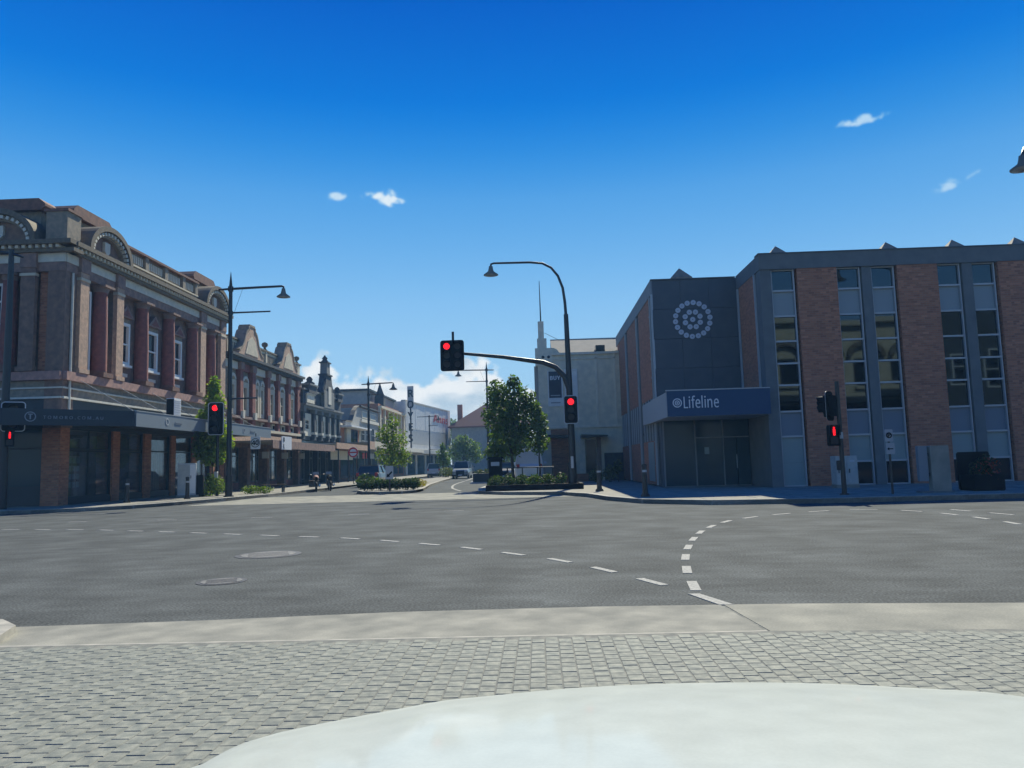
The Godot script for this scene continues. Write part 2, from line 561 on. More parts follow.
func ground() -> void:
	struct("road", mb().slab(V2([[-400, 120], [400, 120], [400, -300], [-400, -300]]), -0.4, 0.0), M.asphalt)
	# concrete apron along the near edge, in two pours with a joint between
	var ap := Node3D.new()
	ap.name = "concrete_apron"
	ap.set_meta("kind", "structure")
	add_child(ap)
	var edge := [[-30, -6.9], [-4.9, -7.0], [-3.15, -7.12], [-1.35, -7.33], [0.5, -7.38], [1.63, -7.34]]
	var edge2 := [[1.66, -7.34], [2.4, -7.30], [4.2, -7.12], [30, -6.6]]
	part("slab", mb().slab(V2(edge + [[1.72, -6.2], [-30, -6.27]]), -0.1, 0.005), M.apron, ap)
	part("slab", mb().slab(V2(edge2 + [[30, -5.7], [3.6, -6.08], [1.75, -6.2]]), -0.1, 0.006), M.concrete, ap)
	part("joint", mb().slab(V2([[1.63, -7.3], [1.66, -7.3], [1.75, -6.22], [1.72, -6.22]]), -0.1, 0.002), M.mortar, ap)
	part("edge_strip", mb().slab(V2([[-30, -6.27], [1.72, -6.2], [1.72, -6.16], [-30, -6.22]]), -0.1, 0.012), M.kerb, ap)
	part("kerb_end", mb().slab(V2([[-7.5, -6.30], [-4.45, -6.30], [-4.62, -6.75], [-4.95, -7.05], [-7.5, -7.15]]), -0.1, 0.07), M.kerb, ap)
	# pale concrete threshold across the mouth of the street
	struct("threshold_paving", mb().slab(V2([[-14.6, -31.5], [-8, -31.3], [1.4, -31.0], [0.6, -33.4], [-2.0, -35.0], [-2.9, -38.6], [-6.2, -38.9], [-14.2, -39.2]]), -0.1, 0.004), M.concrete)
	# footpaths
	var lk := [[-80, -28.2], [-19.2, -28.6], [-17.4, -29.1], [-16.2, -30.4], [-15.5, -32.4], [-14.8, -36], [-14.2, -40], [-14.0, -50], [-14.0, -200]]
	struct("footpath", mb().slab(V2(lk + [[-80, -200]]), -0.1, 0.13), M.footpath)
	struct("kerb", kerb_line(lk, 0.18), M.kerb)
	var rk := [[-1.6, -200], [-1.6, -62], [-3.0, -56], [-3.2, -40], [-2.9, -36.3], [-1.6, -34.2], [0.8, -32.6], [1.8, -30.2], [2.3, -27.2], [3.2, -24.6], [5.0, -22.9], [8, -22.3], [80, -21.4]]
	struct("footpath", mb().slab(V2(rk + [[80, -200]]), -0.1, 0.13), M.footpath)
	struct("kerb", kerb_line(rk, 0.18), M.kerb)
	# median island
	var isl := [[-9.9, -41.6], [-9.2, -40.0], [-8.2, -39.3], [-7.0, -39.2], [-6.5, -40.4], [-6.5, -43], [-7.4, -52], [-8.3, -66], [-9.3, -90], [-11.0, -90], [-11.2, -66], [-10.9, -52], [-9.9, -41.6]]
	struct("traffic_island", mb().slab(V2(isl.slice(0, 12)), -0.1, 0.13), M.footpath)
	var isr := isl.duplicate()
	isr.reverse()
	struct("kerb", kerb_line(isr, -0.16), M.kerb)
	# joints of the concrete footpath on the right: saw cuts in the slabs
	var fj := Node3D.new()
	fj.name = "footpath_joint"
	fj.set_meta("kind", "structure")
	add_child(fj)
	for i in 14:
		part("joint", mb().bx(5.0 + i * 1.5, 5.02 + i * 1.5, 0.10, 0.136, -30.4, -23.6), M.mortar, fj)
	for i in 12:
		part("joint", mb().bx(-20.3, -14.4, 0.10, 0.1325, -33.0 - i * 1.6, -32.98 - i * 1.6), M.mortar, fj)
	# painted guide lines
	var mk := Node3D.new()
	mk.name = "lane_marking"
	mk.set_meta("kind", "structure")
	add_child(mk)
	dashes(mk, [[-19.85, -21.45], [-13.68, -20.02], [-11.15, -19.13], [-8.29, -17.62], [-6.22, -16.45], [-3.96, -15.2], [-2.98, -14.47], [-2.06, -13.63], [-1.21, -12.8], [-0.44, -11.8], [0.22, -10.95], [0.78, -9.84], [1.23, -8.75], [1.5, -8.05]], 0.55, 0.6, 0.10)
	dashes(mk, [[1.57, -8.15], [1.71, -9.34], [1.92, -10.62], [2.16, -11.77], [2.48, -13.03], [2.94, -14.58], [3.43, -15.8], [4.02, -16.94], [4.71, -17.76], [5.46, -18.4], [6.42, -19.0], [7.63, -19.45], [8.3, -19.2], [8.7, -18.41], [8.9, -17.31], [8.88, -16.09], [8.75, -14.8], [8.4, -13.0]], 0.62, 0.62, 0.11)
	dashes(mk, [[-14, -22.6], [-10.32, -22.3], [-6.43, -22.4], [-2.0, -23.4]], 0.6, 2.2, 0.09)
	dashes(mk, [[9.6, -18.6], [9.9, -16.3], [9.6, -14.5]], 0.7, 0.6, 0.10)
	part("line", mb().slab(V2([[1.45, -7.95], [1.62, -7.33], [1.75, -7.33], [1.56, -7.95]]), -0.02, 0.008), M.paint, mk)
	var cv := [[-4.2, -41], [-5.2, -46], [-5.95, -53], [-6.3, -60], [-6.6, -72], [-7.4, -90]]
	dashes(mk, cv, 3.0, 0.02, 0.14)
	# two iron covers
	for q in [[-4.42, -12.5, 0.52], [-3.98, -9.6, 0.30]]:
		var cov := Node3D.new()
		cov.name = "manhole_cover" if q[2] > 0.4 else "manhole_cover_001"
		cov.set_meta("kind", "structure")
		add_child(cov)
		part("surround", mb(Transform3D(Basis(), Vector3(q[0], 0, q[1]))).cyl(0, 0, -0.05, 0.006, q[2], q[2], 28), M.iron, cov)
		part("lid", mb(Transform3D(Basis(), Vector3(q[0], 0, q[1]))).cyl(0, 0, -0.05, 0.010, q[2] * 0.82, q[2] * 0.82, 28), M.iron_lid, cov)
		for k in 5:
			part("rib", mb(yrot(20, Vector3(q[0], 0, q[1]))).bx(-q[2] * 0.6, q[2] * 0.6, 0.0, 0.0125, (k - 2) * q[2] * 0.24 - 0.012, (k - 2) * q[2] * 0.24 + 0.012), M.iron, cov)

func dashes(parent: Node, pts: Array, on: float, off: float, w: float) -> void:
	var cur := Curve2D.new()
	for i in pts.size():
		var p := Vector2(pts[i][0], pts[i][1])
		var tn := Vector2.ZERO
		if i > 0 and i < pts.size() - 1:
			tn = (Vector2(pts[i + 1][0], pts[i + 1][1]) - Vector2(pts[i - 1][0], pts[i - 1][1])) / 6.0
		cur.add_point(p, -tn, tn)
	var s := 0.0
	var len := cur.get_baked_length()
	while s + on < len:
		var steps := 1 if on < 1.0 else 4
		var b := mb()
		for k in steps:
			var a := cur.sample_baked(s + on * k / steps)
			var c := cur.sample_baked(s + on * (k + 1) / steps)
			var d := (c - a).normalized()
			var nn := Vector2(-d.y, d.x) * w / 2
			b.slab(PackedVector2Array([a - nn, c - nn, c + nn, a + nn]), -0.02, 0.0065)
		part("dash", b, M.paint, parent)
		s += on + off

func pavers() -> void:
	var root := Node3D.new()
	root.name = "paver_crossing"
	root.set_meta("kind", "structure")
	add_child(root)
	part("bed", mb().slab(V2([[-40, -6.2], [1.73, -6.16], [3.6, -6.06], [40, -5.6], [40, 12], [-40, 12]]), -0.1, 0.0138), M.mortar, root)
	var pw := 0.101
	var pl := 0.117
	var me := []
	for i in 3:
		var b := mb()
		var bv := 0.004
		var x := pw / 2 - 0.0022 - 0.0005 * i
		var z := pl / 2 - 0.0022 - 0.0005 * i
		b.quad(Vector3(-x + bv, 0, z - bv), Vector3(x - bv, 0, z - bv), Vector3(x - bv, 0, -z + bv), Vector3(-x + bv, 0, -z + bv))
		var o := [Vector3(-x, -bv, z), Vector3(x, -bv, z), Vector3(x, -bv, -z), Vector3(-x, -bv, -z)]
		var inn := [Vector3(-x + bv, 0, z - bv), Vector3(x - bv, 0, z - bv), Vector3(x - bv, 0, -z + bv), Vector3(-x + bv, 0, -z + bv)]
		for k in 4:
			var k2 := (k + 1) % 4
			b.quad(o[k], o[k2], inn[k2], inn[k])
			b.quad(o[k] - Vector3(0, 0.03, 0), o[k2] - Vector3(0, 0.03, 0), o[k2], o[k])
		me.append(b)
	var meshes := []
	for b in me:
		meshes.append(b.mesh())
	var r := RandomNumberGenerator.new()
	r.seed = 77
	var spots := []
	for c in range(-70, 70):
		var x := (c + 0.5) * pw
		var off := (0.5 if c % 2 else 0.0) + r.randf_range(-0.06, 0.06)
		for k in 36:
			var z := -2.3 - (k + off) * pl
			var lim := -6.15 if x < 1.73 else lerpf(-6.15, -6.03, clampf((x - 1.7) / 1.9, 0, 1))
			if z - pl / 2 < lim:
				continue
			var t := Transform3D(Basis.from_euler(Vector3(r.randf_range(-0.007, 0.007), r.randf_range(-0.008, 0.008), r.randf_range(-0.007, 0.007))), Vector3(x, 0.017 + r.randf_range(-0.0013, 0.0013), z))
			var px := to_px(t.origin)
			var seen := px.x > 2 and px.x < 1022 and px.y < 766
			var roof := 684.0 + 84.0 * pow(clampf((800.0 - px.x) / 610.0, 0, 1), 2.3)
			seen = seen and px.y < roof
			spots.append([1.0 / t.origin.distance_squared_to(EYE) if seen else -z * 0.0 - 1.0, t, r.randi() % 3, r.randi() % 4, seen])
	spots.sort_custom(func(a, b): return a[0] > b[0])
	var rest := [mb(), mb(), mb(), mb()]
	for i in spots.size():
		var s: Array = spots[i]
		if i < 300 and s[4]:
			place("paver", meshes[s[2]], M["paver%d" % s[3]], root, s[1])
		else:
			var b: MB = rest[s[3]]
			var src: MB = me[s[2]]
			var o := b.v.size()
			for q in src.v.size():
				b.v.append(s[1] * src.v[q])
				b.n.append(s[1].basis * src.n[q])
				b.uv.append(src.uv[q])
			for q in src.ix:
				b.ix.append(q + o)
	for i in 4:
		stuff(part("pavers", rest[i], M["paver%d" % i], root))

# ---------------------------------------------------------------- building helpers: faces are drawn in (along, up, out)
func win(parent: Node, t: Transform3D, u0: float, u1: float, v0: float, v1: float, w: float, fwid: float, fdep: float, fm: Material, gm: Material, hb := [], vb := [], sill := 0.0) -> Node:
	var b := mb(t)
	b.bx(u0, u0 + fwid, v0, v1, w, w + fdep).bx(u1 - fwid, u1, v0, v1, w, w + fdep)
	b.bx(u0 + fwid, u1 - fwid, v1 - fwid, v1, w, w + fdep - 0.004).bx(u0 + fwid, u1 - fwid, v0, v0 + fwid, w, w + fdep - 0.004)
	for h in hb:
		b.bx(u0 + fwid, u1 - fwid, h - 0.035, h + 0.035, w, w + fdep * 0.7)
	for h in vb:
		b.bx(h - 0.03, h + 0.03, v0 + fwid, v1 - fwid, w, w + fdep * 0.66)
	var o := part("window", b, fm, parent)
	part("pane", mb(t).bx(u0 + fwid * 0.5, u1 - fwid * 0.5, v0 + fwid * 0.5, v1 - fwid * 0.5, w - 0.02, w + 0.02), gm, o)
	if sill > 0.0:
		part("sill", mb(t).bx(u0 - 0.08, u1 + 0.08, v0 - sill, v0 - 0.002, w, w + fdep + 0.1), fm, o)
	return o

func letters(parent: Node, s: String, h: float, t: Transform3D, m: Material, weight := 400, font := "Droid Sans") -> MeshInstance3D:
	return place("lettering", text(s, h, 0.03, font, weight), m, parent, t)

func ring(called: String, parent: Node, t: Transform3D, r: float, rin: float, dep: float, m: Material) -> MeshInstance3D:
	var b := mb(t)
	var n := 24
	for k in n:
		var a := TAU * k / n
		var c := TAU * (k + 1) / n
		b.prism(PackedVector2Array([Vector2(cos(a), sin(a)) * rin, Vector2(cos(a), sin(a)) * r, Vector2(cos(c), sin(c)) * r, Vector2(cos(c), sin(c)) * rin]), 0, dep)
	return part(called, b, m, parent)

func round_poly(r: float, n := 18, at := Vector2.ZERO) -> PackedVector2Array:
	var p := PackedVector2Array()
	for k in n:
		p.append(at + Vector2(cos(TAU * k / n), sin(TAU * k / n)) * r)
	return p

func round_rect(x0: float, x1: float, y0: float, y1: float, r: float) -> PackedVector2Array:
	var p := PackedVector2Array()
	for q in [[x1 - r, y0 + r, -PI / 2], [x1 - r, y1 - r, 0.0], [x0 + r, y1 - r, PI / 2], [x0 + r, y0 + r, PI]]:
		for k in 5:
			var a: float = q[2] + PI / 2 * k / 4.0
			p.append(Vector2(q[0] + r * cos(a), q[1] + r * sin(a)))
	return p

# ---------------------------------------------------------------- brick and concrete office block
func office_building() -> void:
	var o := thing("office_building", "three-storey brick and grey concrete office block with blue sign over its entrance", "building", Vector3(9.3, 0, -31.3))
	var f := Transform3D()
	# body behind the facade and the recessed entrance wing
	part("wall", mb().bx(0.02, 40, 0.0, 9.6, -20, -0.36), M.office_concrete, o)
	part("wall", mb().bx(-3.85, 0.018, 3.0, 9.58, -19.7, -3.78), M.office_concrete, o)
	part("wall", mb().bx(-3.8, 0.016, 0.0, 2.99, -19.6, -6.9), M.office_concrete, o)
	part("parapet_band", mb().bx(0.0, 40, 9.0, 9.64, -0.36, 0.03), M.office_concrete, o)
	part("parapet_band", mb().bx(-0.03, 0.018, 9.003, 9.638, -3.7, 0.02), M.office_concrete, o)
	part("coping", mb().bx(-0.06, 40, 9.64, 9.69, -0.5, 0.06), M.office_panel, o)
	part("coping", mb().bx(-3.93, -0.061, 9.585, 9.64, -3.9, -3.66), M.office_panel, o)
	var u := 0.48
	var cols := [[0.48, 1.41], [3.14, 4.08], [4.54, 5.46], [7.19, 8.11], [8.59, 9.50], [11.24, 12.16], [12.64, 13.55], [15.29, 16.21], [16.69, 17.6]]
	var bricks := [[1.49, 3.10], [5.54, 7.15], [9.58, 11.2], [13.63, 15.25], [17.7, 40.0]]
	for b in bricks:
		part("brick_panel", mb().bx(b[0], b[1], 0.14, 8.998, -0.36, 0.0), M.brick, o)
	for b in [[0.0, 0.44], [4.12, 4.50], [8.15, 8.55], [12.2, 12.6], [16.25, 16.65]]:
		part("concrete_mullion", mb().bx(b[0], b[1], 0.0, 8.998, -0.36, -0.03), M.office_concrete, o)
	part("plinth", mb().bx(0.44, 40, 0.0, 0.138, -0.36, 0.04), M.office_concrete, o)
	var rows := [[8.12, 9.0, "glass_mirror"], [7.06, 8.12, "spandrel"], [6.02, 7.06, "glass_mirror"], [5.11, 6.02, "glass_mirror"], [4.22, 5.11, "glass_mirror"], [3.15, 4.22, "glass_mirror"], [2.14, 3.15, "spandrel_low"], [1.08, 2.14, "frosted"], [0.15, 1.08, "glass_dark"]]
	var rr := RandomNumberGenerator.new()
	rr.seed = 9
	for i in cols.size():
		var c: Array = cols[i]
		var b := mb()
		b.bx(c[1] - 0.055, c[1], 0.14, 8.998, -0.30, -0.12).bx(c[0], c[0] + 0.03, 0.14, 8.998, -0.30, -0.15)
		for r in rows:
			if i == 0 and r[0] == 1.08:
				continue
			b.bx(c[0] + 0.03, c[1] - 0.055, r[0] - 0.035, r[0] + 0.035, -0.30, -0.13)
		b.bx(c[0] + 0.03, c[1] - 0.055, 8.95, 8.997, -0.30, -0.14)
		var wn := part("window", b, M.aluminium, o)
		for r in rows:
			var mt: Material = M[r[2]]
			if i == 0 and r[0] == 0.15:
				mt = M.frosted
			var k := rr.randf_range(-0.005, 0.005)
			var k2 := rr.randf_range(-0.004, 0.004)
			var pt := Transform3D(Basis.from_euler(Vector3(k, k2, 0)), Vector3((c[0] + c[1]) / 2, (r[0] + r[1]) / 2, -0.24))
			part("pane" if r[2] != "spandrel" else "spandrel", mb(pt).bx(-(c[1] - c[0]) / 2 + 0.02, (c[1] - c[0]) / 2 - 0.03, -(r[1] - r[0]) / 2 + 0.004, (r[1] - r[0]) / 2 - 0.004, -0.03, 0.02), mt, wn)
	# side of the main block beside the recess
	part("brick_panel", mb().bx(-0.012, 0.0185, 4.1, 9.0, -3.35, -0.95), M.brick, o)
	part("window_strip", mb().bx(-0.05, 0.0187, 4.1, 9.0, -0.90, -0.80), M.aluminium, o)
	part("window_strip", mb().bx(-0.05, 0.0187, 4.1, 9.0, -3.64, -3.52), M.aluminium, o)
	part("corner_pier", mb().bx(-0.01, 0.0189, 0.0, 9.0, -0.42, -0.031), M.office_concrete, o)
	# dark cladding panels of the recessed wing
	for i in 3:
		for j in 4:
			part("cladding_panel", mb().bx(-3.89 + i * 1.297 + 0.006, -3.89 + (i + 1) * 1.297 - 0.006, 4.1 + j * 1.37 + 0.006, 4.1 + (j + 1) * 1.37 - 0.006, -3.77, -3.70 - 0.002 * ((i + j) % 2)), M.office_panel, o)
	# emblem of discs
	var em := Vector3(-2.08, 7.70, -3.70)
	for k in 27:
		var a := 0.0
		var r := 0.0
		if k < 18:
			a = TAU * k / 18.0 + 0.1
			r = 0.79
		elif k < 26:
			a = TAU * (k - 18) / 8.0 + PI / 8
			r = 0.365
		ring("emblem_disc", o, Transform3D(Basis(), em + Vector3(r * cos(a), r * sin(a), 0)), 0.118, 0.022, 0.03, M.emblem)
	# side wall facing the street
	var sd := yrot(-90, Vector3(-3.86, 0, -3.70))
	part("parapet_band", mb(sd).bx(-16.2, 0.0, 8.95, 9.635, -0.001, 0.06), M.office_soffit, o)
	for b in [[-5.0, -1.3], [-10.2, -6.4], [-15.7, -11.6]]:
		part("brick_panel", mb(sd).bx(b[0], b[1], 4.25, 8.948, -0.001, 0.03), M.brick, o)
		part("brick_panel", mb(sd).bx(b[0], b[1], 0.2, 2.25, -3.4, 0.03), M.brick, o)
		part("window", mb(sd).bx(b[0], b[1], 2.26, 4.24, -0.01, -0.002), M.glass_dark, o)
		for k in 4:
			part("mullion", mb(sd).bx(b[0] + 0.5 + k * 0.9, b[0] + 0.62 + k * 0.9, 2.26, 4.24, -0.001, 0.05), M.aluminium, o)
	for b in [[-1.27, -0.08], [-6.37, -5.03], [-11.57, -10.23]]:
		part("window", mb(sd).bx(b[0], b[1], 0.2, 8.94, -0.005, -0.001), M.glass_dark, o)
		part("window_strip", mb(sd).bx(b[0] + 0.48, b[0] + 0.6, 0.2, 8.94, -0.001, 0.08), M.aluminium, o)
		for v in [1.1, 2.2, 4.2, 5.2, 6.1, 7.1, 8.1]:
			part("transom", mb(sd).bx(b[0], b[0] + 0.478, v - 0.03, v + 0.03, -0.001, 0.03), M.aluminium, o)
	part("corner_trim", mb(sd).bx(-0.075, 0.0, 4.1, 8.94, 0.0, 0.09), M.aluminium, o)
	part("concrete_pier", mb(sd).bx(-0.9, 0.6, 0.0, 3.04, -0.5, -0.02), M.office_panel, o)
	part("poster_panel", mb(sd).bx(-3.2, -1.4, 0.35, 2.2, 0.031, 0.06), M.frosted, o)
	# entrance glazing under the canopy
	var gz := part("entrance_glazing", mb().bx(-3.8, -3.74, 0.1, 3.04, -3.1, -3.0).bx(-2.42, -2.36, 0.1, 3.04, -3.1, -3.0).bx(-1.2, -1.15, 0.1, 3.04, -3.1, -3.0).bx(-3.74, -2.42, 0.1, 0.18, -3.1, -3.0).bx(-2.36, -1.2, 2.25, 2.30, -3.1, -3.0).bx(-1.15, -0.03, 2.25, 2.30, -3.1, -3.0).bx(-2.36, -0.03, 0.1, 0.18, -3.09, -3.01), M.office_soffit, o)
	part("pane", mb().bx(-3.74, -2.42, 0.18, 3.04, -3.06, -3.04), M.glass_shop, gz)
	part("pane", mb().bx(-2.36, -1.2, 2.30, 3.04, -3.06, -3.04), M.glass_shop, gz)
	part("pane", mb().bx(-1.15, -0.03, 2.30, 3.04, -3.06, -3.04), M.glass_shop, gz)
	part("pane", mb().bx(-2.36, -1.2, 0.18, 2.25, -3.06, -3.04), M.glass_shop, gz)
	part("door", mb().bx(-1.15, -0.6, 0.18, 2.25, -3.06, -3.04), M.glass_shop, o)
	var dr := part("door", mb().bx(-0.57, -0.03, 0.18, 2.25, -3.06, -3.04), M.glass_shop, o)
	part("handle", mb().cyl(-0.62, -2.97, 0.9, 1.5, 0.02, 0.02, 8), M.aluminium, dr)
	part("notice", mb().bx(-2.0, -1.8, 1.55, 1.85, -3.039, -3.03), M.frosted, o)
	part("entrance_step", mb().bx(-3.9, -0.02, 0.0, 0.16, -3.2, -2.6), M.office_concrete, o)
	# canopy with the sign
	var cn := part("canopy", mb().bx(-4.12, -0.02, 3.05, 4.05, -3.69, 0.28).bx(-4.10, -3.868, 3.05, 4.04, -7.0, -3.69), M.sign_side, o)
	part("sign_board", mb().bx(-4.10, 0.0, 3.06, 4.09, 0.28, 0.33), M.sign_blue, cn)
	part("sign_edge", mb().bx(-4.13, 0.01, 4.09, 4.13, 0.2, 0.35), M.aluminium, cn)
	ring("ring", cn, Transform3D(Basis(), Vector3(-3.70, 3.60, 0.33)), 0.185, 0.145, 0.02, M.sign_white)
	ring("ring", cn, Transform3D(Basis(), Vector3(-3.70, 3.60, 0.33)), 0.10, 0.065, 0.02, M.sign_white)
	ring("ring", cn, Transform3D(Basis(), Vector3(-3.70, 3.60, 0.33)), 0.035, 0.0, 0.02, M.sign_white)
	letters(cn, "Lifeline", 0.46, Transform3D(Basis().scaled(Vector3(0.70, 1, 1)), Vector3(-2.76, 3.60, 0.345)), M.sign_white)
	# pyramid rooflights on the flat roof
	part("roof", mb().bx(0.1, 39.9, 9.56, 9.62, -19.9, -0.4), M.roof_iron, o)
	for q in [[1.2, -1.6], [5.9, -1.6], [8.7, -1.6], [11.35, -1.6], [16.0, -1.6], [-2.35, -4.9]]:
		var b := mb(Transform3D(Basis(), Vector3(q[0], 0, q[1])))
		var hw := 0.5
		var ap := Vector3(0, 10.42, 0)
		var cs := [Vector3(-hw, 9.86, hw), Vector3(hw, 9.86, hw), Vector3(hw, 9.86, -hw), Vector3(-hw, 9.86, -hw)]
		b.bx(-hw, hw, 9.6, 9.858, -hw, hw)
		for k in 4:
			b.tri(cs[k], cs[(k + 1) % 4], ap)
		part("roof_light", b, M.parapet, o)

# ---------------------------------------------------------------- corner building with arched parapets
func arch_bay(o: Node, t: Transform3D, c: float) -> void:
	# arch over the cornice
	part("arch_band", mb(t).arch(c, 11.62, 1.85, 1.5, 0.24, -0.9, 0.36), M.cornice, o)
	var dt := mb(t)
	for k in 17:
		var a := PI * (k + 0.5) / 17.0
		var ct := Transform3D(Basis(Vector3(0, 0, 1), a - PI / 2), Vector3(c + 1.48 * cos(a), 11.62 + 1.13 * sin(a), -0.1))
		dt.t = t * ct
		dt.bx(-0.07, 0.07, -0.07, 0.07, 0.05, 0.40)
	stuff(part("dentil_course", dt, M.frieze, o))
	part("arch_band", mb(t).arch(c, 11.62, 1.605, 1.255, 0.28, -0.3, 0.14), M.parapet, o)
	var ty := PackedVector2Array()
	for k in 17:
		var a := PI * k / 16.0
		ty.append(Vector2(c + 1.33 * cos(a), 11.62 + 0.985 * sin(a)))
	part("tympanum", mb(t).prism(ty, -0.5, -0.05), M.wall_brown, o)
	part("shield", mb(t).prism(V2([[c - 0.22, 12.4], [c - 0.22, 11.95], [c, 11.75], [c + 0.22, 11.95], [c + 0.22, 12.4]]), -0.05, 0.08), M.frieze, o)
	# attic block and its sloping cap
	part("attic_block", mb(t).bx(c - 1.25, c + 1.25, 11.6, 13.32, -1.5, -0.91), M.parapet, o)
	var cap := mb(t)
	cap.prism(V2([[c - 1.45, 13.32], [c + 1.45, 13.32], [c + 1.6, 13.5], [c + 1.6, 13.62], [c + 1.3, 13.86], [c - 1.3, 13.86], [c - 1.6, 13.62], [c - 1.6, 13.5]]), -1.75, -0.62)
	part("attic_cap", cap, M.cap, o)

func pilaster(o: Node, t: Transform3D, u0: float, u1: float, m: Material) -> void:
	part("pilaster", mb(t).chbx(u0, u1, 6.1, 10.45, -0.05, 0.16, 0.02).bx(u0 - 0.06, u1 + 0.06, 5.9, 6.1, -0.05, 0.24), m, o)
	part("capital", mb(t).bx(u0 - 0.03, u1 + 0.03, 10.08, 10.2, -0.05, 0.2), M.cream, o)
	part("frieze_block", mb(t).bx(u0 - 0.03, u1 + 0.03, 10.45, 11.1, -0.05, 0.20), M.mauve, o)

func column(o: Node, t: Transform3D, u: float, r: float) -> void:
	part("column", mb(t).tube([Vector3(u, 6.22, -0.16), Vector3(u, 8.0, -0.16), Vector3(u, 9.95, -0.16)], [r, r * 0.98, r * 0.86], 16), M.maroon, o)
	part("capital", mb(t).tube([Vector3(u, 9.95, -0.16), Vector3(u, 10.08, -0.16), Vector3(u, 10.16, -0.16)], [r * 0.9, r * 1.12, r * 1.12], 14).bx(u - r * 1.15, u + r * 1.15, 10.16, 10.27, -0.5, r * 0.9), M.mauve, o)
	part("column_base", mb(t).bx(u - r * 1.15, u + r * 1.15, 5.9, 6.12, -0.4, r * 0.95).tube([Vector3(u, 6.12, -0.16), Vector3(u, 6.22, -0.16)], [r * 1.15, r], 14), M.cap, o)

